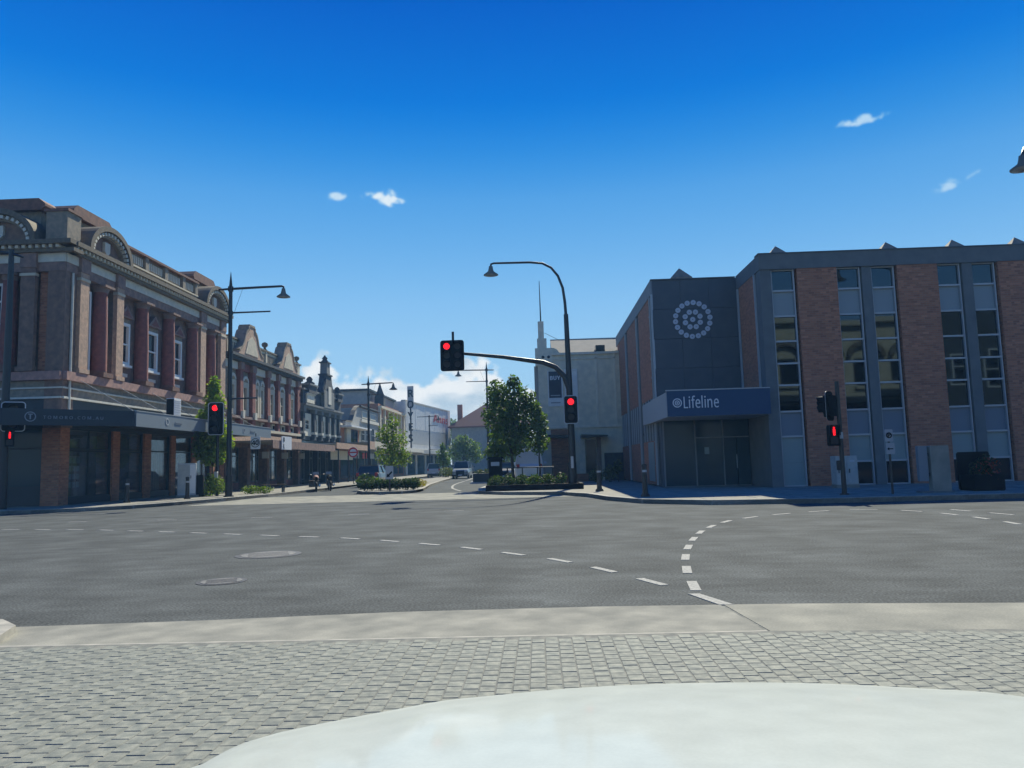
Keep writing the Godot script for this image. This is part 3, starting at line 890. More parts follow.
func corner_building() -> void:
	var o := thing("corner_building", "ornate two-storey maroon and cream Victorian corner building with arched parapets and dark awning", "building", Vector3(-20.4, 0, -32.2))
	var st := yrot(90, Vector3.ZERO)
	var fr := Transform3D()
	part("wall", mb().bx(-16, -0.42, 3.5, 11.1, -17.1, -0.42), M.wall_brown, o)
	part("roof", mb().bx(-15.8, -0.9, 11.1, 11.5, -16.9, -0.9), M.roof_iron, o)
	# corner pier
	part("corner_pier", mb().bx(-0.78, 0.006, 3.455, 11.09, -0.80, 0.006), M.wall_brown, o)
	part("corner_pier", mb().bx(-0.95, 0.005, 11.55, 12.98, -1.0, 0.005), M.parapet, o)
	part("corner_cap", mb().bx(-1.02, 0.07, 12.98, 13.10, -1.07, 0.07), M.cap, o)
	for e in [[st, 0.0, 17.2, 0.0], [fr, -16.0, 0.0, 1.0]]:
		var t: Transform3D = e[0]
		var u0: float = e[1]
		var u1: float = e[2]
		var k: float = 0.003 * e[3]
		part("frieze_beam", mb(t).bx(u0, u1 + (0.0 if e[3] else 0.0), 10.30 + k, 10.70 - k, -0.44, 0.03 - k), M.mauve, o)
		part("frieze", mb(t).bx(u0, u1, 10.70 + k, 11.09, -0.44, 0.06 - k), M.frieze, o)
		var over := 0.5
		var ca := u0 - (0.0 if e[3] == 0.0 else 0.0)
		part("cornice", mb(t).prism(V2([[0, 0]] + [[0, 0]]) if false else V2([[ca, 11.1], [u1 + (over if e[3] else 0.0), 11.1], [u1 + (over if e[3] else 0.0), 11.26], [ca, 11.26]]), -0.45, 0.28 - k).bx(ca, u1 + (over * 0.99 if e[3] else 0.0), 11.40 + k, 11.6 - k, -0.45, 0.52 - k), M.cornice, o)
		var dt := mb(t)
		var x := u0 + 0.15
		while x < u1 - 0.05:
			dt.bx(x, x + 0.13, 11.262, 11.40, -0.2, 0.40 - k)
			x += 0.30
		stuff(part("dentil_course", dt, M.frieze, o))
		# pink string course and the bands above the awning
		part("string_course", mb(t).chbx(u0, u1, 5.50 + k, 5.88 - k, -0.44, 0.20 - k, 0.03), M.pink_band, o)
		part("band", mb(t).bx(u0, u1, 4.80, 5.49, -0.44, -0.02 - k), M.parapet, o)
		part("moulding", mb(t).bx(u0, u1, 5.14 + k, 5.21 - k, -0.1, 0.06 - k), M.frieze, o)
		part("moulding", mb(t).bx(u0, u1, 4.70 + k, 4.79 - k, -0.44, 0.10 - k), M.frieze, o)
		part("band", mb(t).bx(u0, u1, 4.05, 4.69, -0.44, -0.03 - k), M.fascia_dark, o)
	# street side, first floor
	for p in [[0.87, 1.53], [3.87, 4.48], [13.16, 13.89], [16.1, 16.85]]:
		pilaster(o, st, p[0], p[1], M.tan_stone)
	for p in [2.95, 6.8, 9.72, 12.68, 15.2]:
		column(o, st, p, 0.36)
	for c in [5.28, 8.15, 11.0]:
		win(o, st, c - 0.60, c + 0.60, 6.85, 8.98, -0.42, 0.15, 0.16, M.window_frame, M.glass_dark, [7.9], [], 0.12)
		part("lintel", mb(st).bx(c - 0.6, c + 0.6, 9.0, 9.2, -0.42, -0.28), M.parapet, o)
		part("pediment", mb(st).prism(V2([[c - 0.72, 9.22], [c + 0.72, 9.22], [c, 9.84]]), -0.42, -0.10), M.mauve, o)
		part("pediment_field", mb(st).prism(V2([[c - 0.42, 9.29], [c + 0.42, 9.29], [c, 9.65]]), -0.1, -0.085), M.maroon, o)
		part("apron_panel", mb(st).bx(c - 0.5, c + 0.5, 6.25, 6.42, -0.42, -0.30), M.frieze, o)
	for c in [[1.60, 2.45], [3.42, 3.84], [13.95, 14.72], [15.66, 16.06]]:
		win(o, st, c[0], c[1], 6.12, 9.9, -0.42, 0.12, 0.14, M.window_frame, M.glass_dark, [8.0, 9.0])
	part("downpipe", mb(st).tube([Vector3(0.42, 3.9, 0.07), Vector3(0.42, 10.28, 0.07)], [0.055, 0.055], 8), M.frieze, o)
	arch_bay(o, st, 3.05)
	arch_bay(o, st, 15.35)
	# balustraded parapet between the arches
	part("parapet", mb(st).bx(4.95, 13.5, 11.6, 12.05, -0.6, -0.25), M.parapet, o)
	part("moulding", mb(st).bx(4.95, 13.5, 12.05, 12.14, -0.62, -0.17), M.cream, o)
	part("parapet", mb(st).bx(4.95, 13.5, 12.14, 12.86, -0.6, -0.42), M.parapet, o)
	part("coping", mb(st).bx(4.95, 13.5, 12.86, 12.98, -0.66, -0.14), M.cap, o)
	for c in [5.2, 7.35, 9.5, 11.65, 13.3]:
		part("parapet_pier", mb(st).bx(c - 0.17, c + 0.17, 12.14, 12.858, -0.419, -0.21), M.parapet, o)
	var bal := mb(st)
	for k in 40:
		var u := 5.5 + k * 0.193
		if absf(u - 7.35) > 0.25 and absf(u - 9.5) > 0.25 and absf(u - 11.65) > 0.25 and u < 13.05:
			bal.bx(u - 0.05, u + 0.05, 12.3, 12.7, -0.419, -0.33)
	stuff(part("baluster_row", bal, M.frieze, o))
	part("attic_wall", mb(st).bx(0.9, 1.8, 11.6, 12.9, -1.3, -0.95), M.parapet, o)
	# front side, first floor
	for p in [[-1.9, -1.25], [-5.1, -4.45], [-9.0, -8.35]]:
		pilaster(o, fr, p[0], p[1], M.wall_brown)
	for p in [-2.55, -3.9, -6.7]:
		column(o, fr, p, 0.34)
	win(o, fr, -3.5, -2.95, 6.12, 9.9, -0.42, 0.1, 0.14, M.window_frame, M.glass_dark, [7.1, 8.1, 9.1])
	win(o, fr, -6.1, -5.3, 6.85, 8.98, -0.42, 0.15, 0.16, M.window_frame, M.glass_dark, [7.9], [], 0.12)
	win(o, fr, -8.1, -7.3, 6.85, 8.98, -0.42, 0.15, 0.16, M.window_frame, M.glass_dark, [7.9], [], 0.12)
	part("inner_pier", mb(fr).bx(-1.24, -0.79, 5.9, 10.3, -0.42, -0.2), M.brick, o)
	arch_bay(o, fr, -3.05)
	part("parapet", mb(fr).bx(-16, -4.97, 11.6, 12.9, -0.6, -0.3), M.parapet, o)
	# ground floor: brick piers, shop windows, fascia boards
	var piers := [[0.0, 0.66], [4.1, 4.72], [7.05, 7.75], [9.96, 10.5], [12.6, 13.2], [15.2, 15.8], [16.6, 17.19]]
	for i in piers.size():
		part("brick_pier", mb(st).bx(piers[i][0] + (0.002 if i == 0 else 0.0), piers[i][1], 0.0, 3.448, -0.8, 0.0), M.brick, o)
		if i > 0:
			var a: float = piers[i - 1][1]
			var b: float = piers[i][0]
			part("stall_riser", mb(st).bx(a, b, 0.0, 0.40, -0.3, -0.06), M.fascia_dark, o)
			win(o, st, a, b, 0.40, 3.45, -0.22, 0.07, 0.12, M.fascia_dark, M.glass_clear, [2.55, 2.47] if i < 3 else [2.55], [(a + b) / 2] if i == 1 else [])
			if i >= 3:
				var bl := part("blind", mb(st).bx(a + 0.1, b - 0.1, 0.5, 2.45, -0.62, -0.60), M.spandrel, o)
				for k in 8:
					var u := lerpf(a + 0.12, b - 0.12, (k + 0.5) / 8.0)
					part("slat", mb(st).bx(u - 0.055, u + 0.055, 0.5, 2.45, -0.60, -0.585), M.white_band, bl)
	part("shop_back", mb(st).bx(0.7, 17.1, 0.0, 3.4, -3.2, -3.0), M.wall_brown, o)
	part("shop_floor", mb(st).bx(0.7, 17.1, 0.05, 0.14, -3.0, -0.31), M.timber, o)
	var cards := part("window_card_rail", mb(st).bx(0.9, 2.1, 2.2, 2.23, -0.40, -0.37), M.white_band, o)
	for i in 4:
		for j in 4:
			part("window_card", mb(st).bx(0.95 + i * 0.30, 1.17 + i * 0.30, 0.85 + j * 0.36, 1.10 + j * 0.36, -0.40, -0.385), M.spandrel, cards)
	part("fascia_board", mb(st).bx(0.0, 17.19, 3.45, 4.049, -0.8, -0.04), M.fascia_dark, o)
	part("fascia_board", mb(fr).bx(-16, 0.0, 3.452, 4.048, -0.8, -0.045), M.fascia_dark, o)
	part("brick_pier", mb(fr).bx(-0.80, -0.005, 0.0, 3.449, -0.66, 0.005), M.brick, o)
	part("brick_pier", mb(fr).bx(-4.2, -3.6, 0.0, 3.449, -0.66, 0.004), M.brick, o)
	for q in [[-3.6, -0.80], [-7.4, -4.2]]:
		part("stall_riser", mb(fr).bx(q[0], q[1], 0.0, 0.9, -0.3, -0.06), M.fascia_dark, o)
		win(o, fr, q[0], q[1], 0.9, 3.45, -0.22, 0.07, 0.12, M.fascia_dark, M.glass_shop, [2.6])
	part("wall", mb(fr).bx(-16, -7.4, 0.0, 3.449, -0.66, -0.02), M.brick, o)
	# awning round the corner with its splayed fascia
	var plan := V2([[-16, 0.0], [-16, 3.0], [-3.4, 3.0], [-0.5, 3.0], [3.0, -0.4], [3.0, -17.2], [0.0, -17.2], [0.0, 0.0]])
	var aw := part("awning", mb().slab(plan, 3.92, 4.0), M.roof_iron, o)
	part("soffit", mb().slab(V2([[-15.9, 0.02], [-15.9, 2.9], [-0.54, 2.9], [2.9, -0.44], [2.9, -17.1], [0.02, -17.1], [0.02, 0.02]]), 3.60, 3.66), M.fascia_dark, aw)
	part("fascia", mb().bx(-16, -0.5, 3.42, 4.08, 2.98, 3.06), M.fascia_dark, aw)
	var d := Vector3(3.5, 0, -3.4).normalized()
	var spl := Transform3D(Basis(d, Vector3.UP, d.cross(Vector3.UP)), Vector3(-0.5, 0, 3.03))
	part("fascia", mb(spl).bx(0.0, 4.88, 3.418, 4.082, -0.03, 0.04), M.fascia_dark, aw)
	part("fascia", mb(st).bx(0.42, 6.0, 3.42, 4.08, 2.98, 3.06), M.fascia_grey, aw)
	part("fascia", mb(st).bx(6.01, 17.2, 3.46, 4.07, 2.98, 3.055), M.fascia_grey, aw)
	part("fascia_edge", mb(st).bx(0.42, 17.2, 4.08, 4.11, 2.95, 3.08), M.aluminium, aw)
	ring("ring", aw, spl * Transform3D(Basis(), Vector3(1.0, 3.76, 0.04)), 0.20, 0.165, 0.015, M.letter_grey)
	letters(aw, "T", 0.22, spl * Transform3D(Basis(), Vector3(1.0, 3.76, 0.05)), M.letter_grey, 700)
	letters(aw, "T O M O R O . C O M . A U", 0.125, spl * Transform3D(Basis().scaled(Vector3(1.12, 1, 1)), Vector3(2.55, 3.74, 0.05)), M.letter_grey)
	ring("ring", aw, st * Transform3D(Basis(), Vector3(3.2, 3.76, 3.06)), 0.17, 0.11, 0.015, M.aluminium)
	letters(aw, "tomoro", 0.14, st * Transform3D(Basis(), Vector3(4.3, 3.73, 3.07)), M.letter_grey)
	ring("ring", aw, st * Transform3D(Basis(), Vector3(12.6, 3.76, 3.055)), 0.16, 0.10, 0.015, M.letter_grey)
	letters(aw, "tomoro", 0.15, st * Transform3D(Basis(), Vector3(14.0, 3.73, 3.065)), M.letter_grey)
	for u in [1.0, 4.2, 7.4, 10.2, 12.9, 15.6]:
		part("tie_rod", mb(st).tube([Vector3(u, 5.62, 0.1), Vector3(u + 0.3, 4.02, 2.7)], [0.014, 0.014], 6), M.fascia_grey, aw)
	# air-conditioning unit standing on the awning
	var ac := thing("air_conditioner", "white boxy air conditioner unit standing on the grey awning roof", "air conditioner", Vector3(-18.4, 4.0, -38.2), PI / 2)
	part("casing", mb().chbx(-0.37, 0.37, 0.06, 1.12, -0.2, 0.2, 0.03), M.white_paint, ac)
	part("side_panel", mb().bx(-0.376, -0.37, 0.1, 1.08, -0.19, 0.19), M.signal_black, ac)
	for s in [-0.3, 0.3]:
		part("foot", mb().bx(s - 0.05, s + 0.05, 0.0, 0.06, -0.2, 0.2), M.black_metal, ac)
	for k in 8:
		part("louvre", mb().bx(-0.32, 0.32, 0.16 + k * 0.115, 0.21 + k * 0.115, 0.2, 0.215), M.signal_edge, ac)

# ---------------------------------------------------------------- terrace with two Dutch gables
func gabled_building() -> void:
	var o := thing("gabled_shop_terrace", "cream and maroon Victorian shop terrace with two curved parapet gables and ball finials", "building", Vector3(-20.4, 0, -49.6))
	var t := yrot(90, Vector3.ZERO)
	part("wall", mb(t).bx(0.02, 15.78, 4.2, 10.3, -12, -0.3), M.parapet, o)
	part("cornice", mb(t).bx(0.02, 15.8, 8.92, 9.12, -0.3, 0.22).bx(0.02, 15.8, 9.12, 9.30, -0.3, 0.42), M.blue_stone, o)
	part("parapet", mb(t).bx(0.02, 15.78, 9.3, 10.3, -0.3, -0.05), M.beige, o)
	part("coping", mb(t).bx(0.02, 15.8, 10.3, 10.42, -0.36, 0.08), M.cornice, o)
	for p in [0.15, 2.3, 5.2, 7.35, 10.3, 13.2, 15.0]:
		part("parapet_pier", mb(t).bx(p - 0.14, p + 0.14, 9.3, 10.3, -0.05, 0.04), M.cream, o)
	var bal := mb(t)
	for k in 50:
		bal.bx(0.4 + k * 0.3, 0.52 + k * 0.3, 9.5, 10.1, -0.05, 0.0)
	stuff(part("baluster_row", bal, M.parapet, o))
	for c in [3.35, 11.35]:
		var prof := [[-2.35, 9.31], [2.35, 9.31], [2.2, 9.5], [1.75, 9.75], [1.35, 10.2], [1.05, 10.75], [0.85, 11.05], [0.55, 11.1], [0.5, 11.45], [-0.5, 11.45], [-0.55, 11.1], [-0.85, 11.05], [-1.05, 10.75], [-1.35, 10.2], [-1.75, 9.75], [-2.2, 9.5]]
		var pp := []
		for q in prof:
			pp.append([c + q[0], q[1]])
		part("gable", mb(t).prism(V2(pp), -0.1, 0.42), M.tan_stone, o)
		var cp := mb(t)
		for i in range(2, prof.size() - 1):
			var a := Vector2(c + prof[i][0], prof[i][1])
			var b := Vector2(c + prof[i + 1][0], prof[i + 1][1])
			var nn := Vector2(b.y - a.y, -(b.x - a.x)).normalized() * 0.14
			if absf(b.x - a.x) > 0.001:
				cp.prism(PackedVector2Array([a - nn * 0.1, a + nn, b + nn, b - nn * 0.1]), -0.32, 0.46)
		part("gable_coping", cp, M.parapet, o)
		part("gable_field", mb(t).prism(V2([[c - 1.2, 9.45], [c + 1.2, 9.45], [c + 0.7, 10.4], [c, 10.8], [c - 0.7, 10.4]]), 0.42, 0.45), M.cream, o)
	for c in [7.35, 15.0]:
		part("ball_finial", mb(t).lathe(Vector3(c, 10.42, -0.1), [[0.2, 0.0], [0.1, 0.12], [0.08, 0.2], [0.2, 0.3], [0.25, 0.42], [0.2, 0.55], [0.06, 0.62]], 12), M.cornice, o)
	for p in [[2.3, 2.8], [4.55, 5.15], [7.65, 8.2], [10.0, 10.45], [12.5, 13.05], [14.9, 15.6]]:
		part("pilaster", mb(t).chbx(p[0], p[1], 4.4, 8.4, -0.3, 0.05, 0.03), M.maroon, o)
		part("capital", mb(t).bx(p[0] - 0.06, p[1] + 0.06, 8.4, 8.9, -0.3, 0.12), M.mauve, o)
		part("bracket", mb(t).bx(p[0] + 0.1, p[1] - 0.1, 5.0, 5.5, 0.05, 0.22), M.frieze, o)
	for p in [[0.1, 2.18], [5.4, 7.5], [8.4, 9.85], [10.6, 12.35], [13.25, 14.75]]:
		part("frieze_panel", mb(t).bx(p[0], p[1], 8.35, 8.88, -0.3, -0.1), M.frieze, o)
	part("frieze_panel", mb(t).bx(3.0, 4.4, 8.35, 8.88, -0.3, -0.1), M.maroon, o)
	for c in [[0.85, 2.05], [3.05, 4.35], [5.45, 6.4], [6.5, 7.45], [8.45, 9.75], [10.7, 12.2], [13.35, 14.6]]:
		var mid: float = (c[0] + c[1]) / 2
		win(o, t, c[0], c[1], 5.25, 7.6, -0.3, (c[1] - c[0]) * 0.30, 0.16, M.cream, M.glass_dark, [6.5], [])
		part("window_head", mb(t).arch(mid, 7.62, (c[1] - c[0]) * 0.42, 0.42, 0.2, -0.3, -0.1), M.frieze, o)
	part("balcony_band", mb(t).bx(0.1, 15.75, 4.98, 5.15, -0.3, 0.14), M.mauve, o)
	for k in 7:
		win(o, t, 0.5 + k * 2.2, 1.4 + k * 2.2, 4.42, 4.95, -0.3, 0.12, 0.1, M.frieze, M.glass_dark)
	part("band", mb(t).bx(0.1, 15.75, 4.2, 4.4, -0.3, 0.1), M.cream, o)
	# shop level
	part("shop_back", mb(t).bx(0.02, 15.78, 0.0, 4.2, -12, -1.6), M.mauve, o)
	part("shop_head", mb(t).bx(0.02, 15.78, 3.0, 4.2, -1.6, -0.32), M.wall_brown, o)
	for p in [0.02, 3.8, 7.7, 11.6, 15.2]:
		part("shop_pier", mb(t).bx(p, p + 0.56, 0.0, 3.0, -0.9, 0.0), M.mauve, o)
	for p in [0.58, 4.36, 8.26, 12.16]:
		part("stall_riser", mb(t).bx(p, p + 2.1, 0.0, 0.6, -0.4, -0.15), M.maroon, o)
		win(o, t, p, p + 2.1, 0.6, 3.0, -0.3, 0.07, 0.1, M.fascia_dark, M.glass_clear, [2.4], [p + 1.05])
		var dr := part("door", mb(t).bx(p + 2.15, p + 3.0, 0.0, 2.4, -1.2, -1.15), M.fascia_dark, o)
		part("handle", mb(t).cyl(p + 2.3, -1.12, 0.9, 1.3, 0.025, 0.025, 6), M.aluminium, dr)
		part("window_display", mb(t).bx(p + 0.3, p + 0.9, 0.7, 1.5, -0.9, -0.7), M.white_band, o)
		part("window_display", mb(t).bx(p + 1.2, p + 1.9, 0.7, 1.25, -0.9, -0.7), M.spandrel, o)
	var aw := part("awning", mb(t).bx(0.25, 15.7, 3.3, 3.36, 0.0, 3.0), M.roof_pale, o)
	part("parapet_flashing", mb(t).bx(0.25, 15.7, 3.36, 3.95, 0.0, 0.12), M.tan_stone, aw)
	part("fascia", mb(t).bx(0.25, 15.7, 2.82, 3.34, 2.96, 3.04), M.mauve, aw)
	part("sign_panel", mb(t).bx(1.8, 3.8, 2.76, 3.66, 3.05, 3.12), M.sign_white, aw)
	letters(aw, "B", 0.3, t * Transform3D(Basis(), Vector3(2.15, 3.43, 3.13)), M.fascia_dark, 700)
	letters(aw, "L", 0.3, t * Transform3D(Basis(), Vector3(2.15, 2.98, 3.13)), M.fascia_dark, 700)
	for k in 3:
		part("hanging_sign", mb(t).bx(2.2 + k * 4.0, 2.28 + k * 4.0, 2.2, 2.65, 1.6, 2.05), M.white_band, aw)

# ---------------------------------------------------------------- dark ornate facade with a central spire
func spired_building() -> void:
	var o := thing("spired_shop_building", "dark blue-grey ornate shop facade with tapering central spire and urn finials", "building", Vector3(-20.4, 0, -65.6))
	var t := yrot(90, Vector3.ZERO)
	part("wall", mb(t).bx(0.02, 12.9, 4.0, 8.3, -10, -0.25), M.blue_stone, o)
	part("cornice", mb(t).bx(0.02, 12.95, 6.75, 6.95, -0.25, 0.25).bx(0.02, 12.95, 6.95, 7.12, -0.25, 0.42), M.blue_trim, o)
	part("parapet", mb(t).bx(0.1, 12.9, 7.12, 8.3, -0.25, 0.1), M.blue_stone, o)
	part("coping", mb(t).bx(0.0, 12.95, 8.3, 8.45, -0.35, 0.22), M.blue_trim, o)
	for p in [[1.2, 3.6], [11.0, 12.8]]:
		part("pedestal", mb(t).bx(p[0], p[1], 8.1, 8.8, -0.35, 0.35), M.blue_stone, o)
		part("pedestal_cap", mb(t).bx(p[0] - 0.1, p[1] + 0.1, 8.8, 8.95, -0.45, 0.45), M.blue_trim, o)
		part("urn_finial", mb(t).lathe(Vector3((p[0] + p[1]) / 2, 8.95, 0), [[0.42, 0.0], [0.5, 0.12], [0.22, 0.3], [0.3, 0.45], [0.2, 0.62], [0.06, 0.72]], 10), M.blue_stone, o)
	# spire in stages
	var c := 7.4
	part("spire_stage", mb(t).bx(c - 1.75, c + 1.75, 7.12, 8.75, -0.3, 0.45), M.blue_trim, o)
	part("spire_stage", mb(t).prism(V2([[c - 1.6, 8.75], [c + 1.6, 8.75], [c + 1.1, 9.6], [c + 0.85, 10.3], [c - 0.85, 10.3], [c - 1.1, 9.6]]), -0.3, 0.40), M.blue_stone, o)
	part("spire_stage", mb(t).prism(V2([[c - 0.62, 10.3], [c + 0.62, 10.3], [c + 0.5, 11.5], [c - 0.5, 11.5]]), -0.3, 0.35), M.blue_trim, o)
	part("spire_moulding", mb(t).bx(c - 0.95, c + 0.95, 10.28, 10.42, -0.4, 0.5).bx(c - 0.66, c + 0.66, 11.5, 11.62, -0.4, 0.45), M.blue_stone, o)
	part("finial", mb(t).lathe(Vector3(c, 11.62, 0), [[0.42, 0.0], [0.3, 0.15], [0.2, 0.25], [0.28, 0.38], [0.12, 0.55], [0.03, 0.7]], 10), M.blue_stone, o)
	for s in [-1.0, 1.0]:
		part("scroll", mb(t).tube([Vector3(c + s * 2.0, 8.45, 0.2), Vector3(c + s * 1.9, 8.9, 0.2), Vector3(c + s * 1.45, 9.2, 0.2), Vector3(c + s * 1.2, 9.9, 0.2)], [0.32, 0.26, 0.2, 0.1], 8), M.blue_stone, o)
	part("spire_panel", mb(t).bx(c - 0.5, c + 0.5, 7.5, 9.2, 0.451, 0.5), M.frieze, o)
	for p in [0.4, 3.7, 5.9, 8.3, 10.4, 12.3]:
		part("pilaster", mb(t).chbx(p - 0.25, p + 0.25, 4.0, 6.75, -0.25, 0.15, 0.03), M.blue_stone, o)
		part("capital", mb(t).bx(p - 0.33, p + 0.33, 6.4, 6.75, -0.25, 0.24), M.blue_trim, o)
		part("pilaster_base", mb(t).bx(p - 0.32, p + 0.32, 4.5, 4.7, -0.25, 0.24), M.frieze, o)
	for q in [[0.9, 3.3], [4.15, 5.5], [6.25, 7.95], [8.7, 10.0], [10.8, 11.95]]:
		win(o, t, q[0], q[1], 4.35, 6.35, -0.25, (q[1] - q[0]) * 0.26, 0.14, M.beige, M.glass_dark, [5.4])
	part("niche", mb(t).bx(1.0, 3.2, 7.25, 8.0, 0.1, 0.22), M.beige_trim, o)
	part("niche_head", mb(t).prism(V2([[0.8, 8.0], [3.4, 8.0], [2.1, 8.5]]), 0.1, 0.3), M.beige_trim, o)
	part("shop_front", mb(t).bx(0.02, 12.9, 0.0, 4.0, -10, -0.6), M.glass_shop, o)
	for p in [0.1, 2.6, 5.2, 7.8, 10.4, 12.4]:
		part("shop_pier", mb(t).bx(p, p + 0.4, 0.0, 3.5, -0.6, -0.1), M.blue_stone, o)
		if p < 12:
			win(o, t, p + 0.42, p + 2.1, 0.5, 3.0, -0.5, 0.06, 0.1, M.blue_trim, M.glass_shop, [2.4])
	var aw := part("awning", mb(t).bx(0.1, 12.9, 3.5, 3.58, -0.2, 3.0), M.roof_iron, o)
	part("fascia", mb(t).bx(0.1, 12.9, 3.1, 3.62, 2.96, 3.05), M.tan_stone, aw)
	part("sign_panel", mb(t).bx(3.4, 11.6, 2.2, 3.05, 1.6, 1.66), M.beige_trim, aw)
	for k in 4:
		part("post", mb(t).cyl(1.2 + k * 3.5, 2.9, 0.13, 3.5, 0.06, 0.06, 8), M.black_metal, aw)

func curved_building() -> void:
	var o := thing("curved_parapet_shop", "low grey shop with curved white parapet end and cream veranda fascia", "building", Vector3(-20.4, 0, -78.6))
	var t := yrot(90, Vector3.ZERO)
	part("wall", mb(t).bx(9.0, 19.3, 0.0, 8.3, -12, -0.1), M.grey_wall, o)
	var cf := [[2.6, 5.85], [9.0, 5.85], [9.0, 8.45], [8.4, 8.38], [7.6, 8.15], [6.8, 7.75], [6.1, 7.2], [5.6, 6.7], [5.3, 6.45], [2.6, 6.4]]
	part("curved_parapet", mb(t).prism(V2(cf), -0.4, -0.1), M.grey_wall, o)
	part("cornice", mb(t).bx(8.7, 19.3, 8.42, 8.56, -0.3, 0.2), M.blue_stone, o)
	part("band", mb(t).bx(9.6, 19.3, 6.7, 7.05, -0.1, 0.06), M.frieze, o)
	for q in [[10.2, 12.8], [14.4, 17.6]]:
		win(o, t, q[0], q[1], 7.2, 8.0, -0.1, 0.1, 0.08, M.frieze, M.spandrel)
	for q in [[9.8, 11.4], [12.2, 13.8], [15.0, 16.6]]:
		win(o, t, q[0], q[1], 4.5, 6.2, -0.1, 0.08, 0.08, M.spandrel, M.glass_dark, [5.3], [(q[0] + q[1]) / 2])
	var cp := mb(t)
	for i in range(2, cf.size() - 1):
		var a := Vector2(cf[i][0], cf[i][1])
		var b := Vector2(cf[i + 1][0], cf[i + 1][1])
		var nn := Vector2(b.y - a.y, a.x - b.x).normalized() * 0.1
		cp.prism(PackedVector2Array([a, a + nn, b + nn, b]), -0.5, 0.0)
	part("coping", cp, M.cornice, o)
	var rfp := mb(t)
	rfp.quad(V(0.0, 6.0, -0.6), V(8.9, 6.0, -0.6), V(8.9, 8.2, -5.5), V(0.0, 8.2, -5.5))
	part("roof", rfp, M.roof_pale, o)
	part("gable_roof", mb(t).prism(V2([[-0.5, 8.2], [6.0, 8.2], [5.8, 9.4], [1.0, 11.0]]), -16, -8.0), M.roof_iron, o)
	part("wall", mb(t).bx(0.02, 9.0, 0.0, 5.84, -12, -0.15), M.brick, o)
	part("pier", mb(t).bx(2.4, 4.2, 4.1, 5.6, -0.15, 0.1), M.frieze, o)
	win(o, t, 4.6, 8.0, 4.1, 5.6, -0.15, 0.12, 0.1, M.sign_blue, M.glass_dark, [], [6.3])
	part("eave", mb(t).bx(0.0, 9.6, 5.65, 5.80, -0.15, 1.2), M.white_paint, o)
	var aw := part("awning", mb(t).bx(0.0, 19.3, 3.95, 4.02, 0.0, 3.0), M.roof_pale, o)
	part("fascia", mb(t).bx(2.6, 19.3, 3.5, 4.15, 2.96, 3.05), M.cream, aw)
	part("fascia", mb(t).bx(0.0, 2.59, 3.3, 4.1, 2.96, 3.05), M.tan_stone, aw)
	for k in 12:
		part("baluster", mb(t).bx(2.8 + k * 0.6, 2.88 + k * 0.6, 4.15, 4.55, 2.96, 3.03), M.black_metal, aw)
	part("rail", mb(t).bx(2.7, 9.6, 4.55, 4.62, 2.94, 3.05), M.black_metal, aw)
	for k in 5:
		win(o, t, 0.6 + k * 3.7, 3.6 + k * 3.7, 0.4, 3.2, -0.08 if k > 1 else -0.13, 0.08, 0.06, M.fascia_dark, M.glass_shop, [2.5])
		part("shop_sign", mb(t).bx(1.0 + k * 3.7, 3.0 + k * 3.7, 2.4, 3.0, 1.2, 1.26), M.sign_red if k == 1 else M.white_band, o)

func brick_hall() -> void:
	var o := thing("brick_hall", "tall red brick hall with dark roof, small spire and cream pilasters", "building", Vector3(-20.4, 0, -98.1))
	var t := yrot(90, Vector3.ZERO)
	part("wall", mb(t).bx(0.0, 18.4, 0.0, 9.6, -16, -0.1), M.brick, o)
	part("parapet", mb(t).bx(0.0, 18.4, 9.6, 11.3, -16, -1.5), M.grey_wall, o)
	part("roof", mb(t).bx(-0.3, 18.6, 11.3, 11.55, -16.3, -1.2), M.fascia_dark, o)
	part("cornice", mb(t).bx(0.0, 18.4, 9.0, 9.3, -0.1, 0.35), M.cream, o)
	for p in [0.4, 3.4, 6.4, 9.4, 12.4, 15.4, 17.9]:
		part("pilaster", mb(t).bx(p - 0.35, p + 0.35, 4.0, 9.0, -0.1, 0.15), M.cream, o)
	for p in [1.0, 4.0, 7.0, 10.0, 13.0]:
		win(o, t, p + 0.2, p + 1.7, 4.8, 7.8, -0.1, 0.12, 0.1, M.cream, M.glass_dark, [6.4])
	part("turret", mb(t).bx(2.0, 3.2, 9.3, 10.6, -1.0, 0.2), M.blue_stone, o)
	part("spire", mb(t).lathe(Vector3(2.6, 10.6, -0.4), [[0.7, 0.0], [0.5, 0.5], [0.25, 1.2], [0.05, 1.9]], 8), M.blue_stone, o)
	part("awning", mb(t).bx(0.0, 18.4, 3.4, 3.9, -0.1, 3.0), M.frieze, o)
	for k in 4:
		win(o, t, 0.6 + k * 4.4, 4.2 + k * 4.4, 0.4, 3.0, -0.1, 0.1, 0.06, M.fascia_dark, M.glass_shop, [2.4])

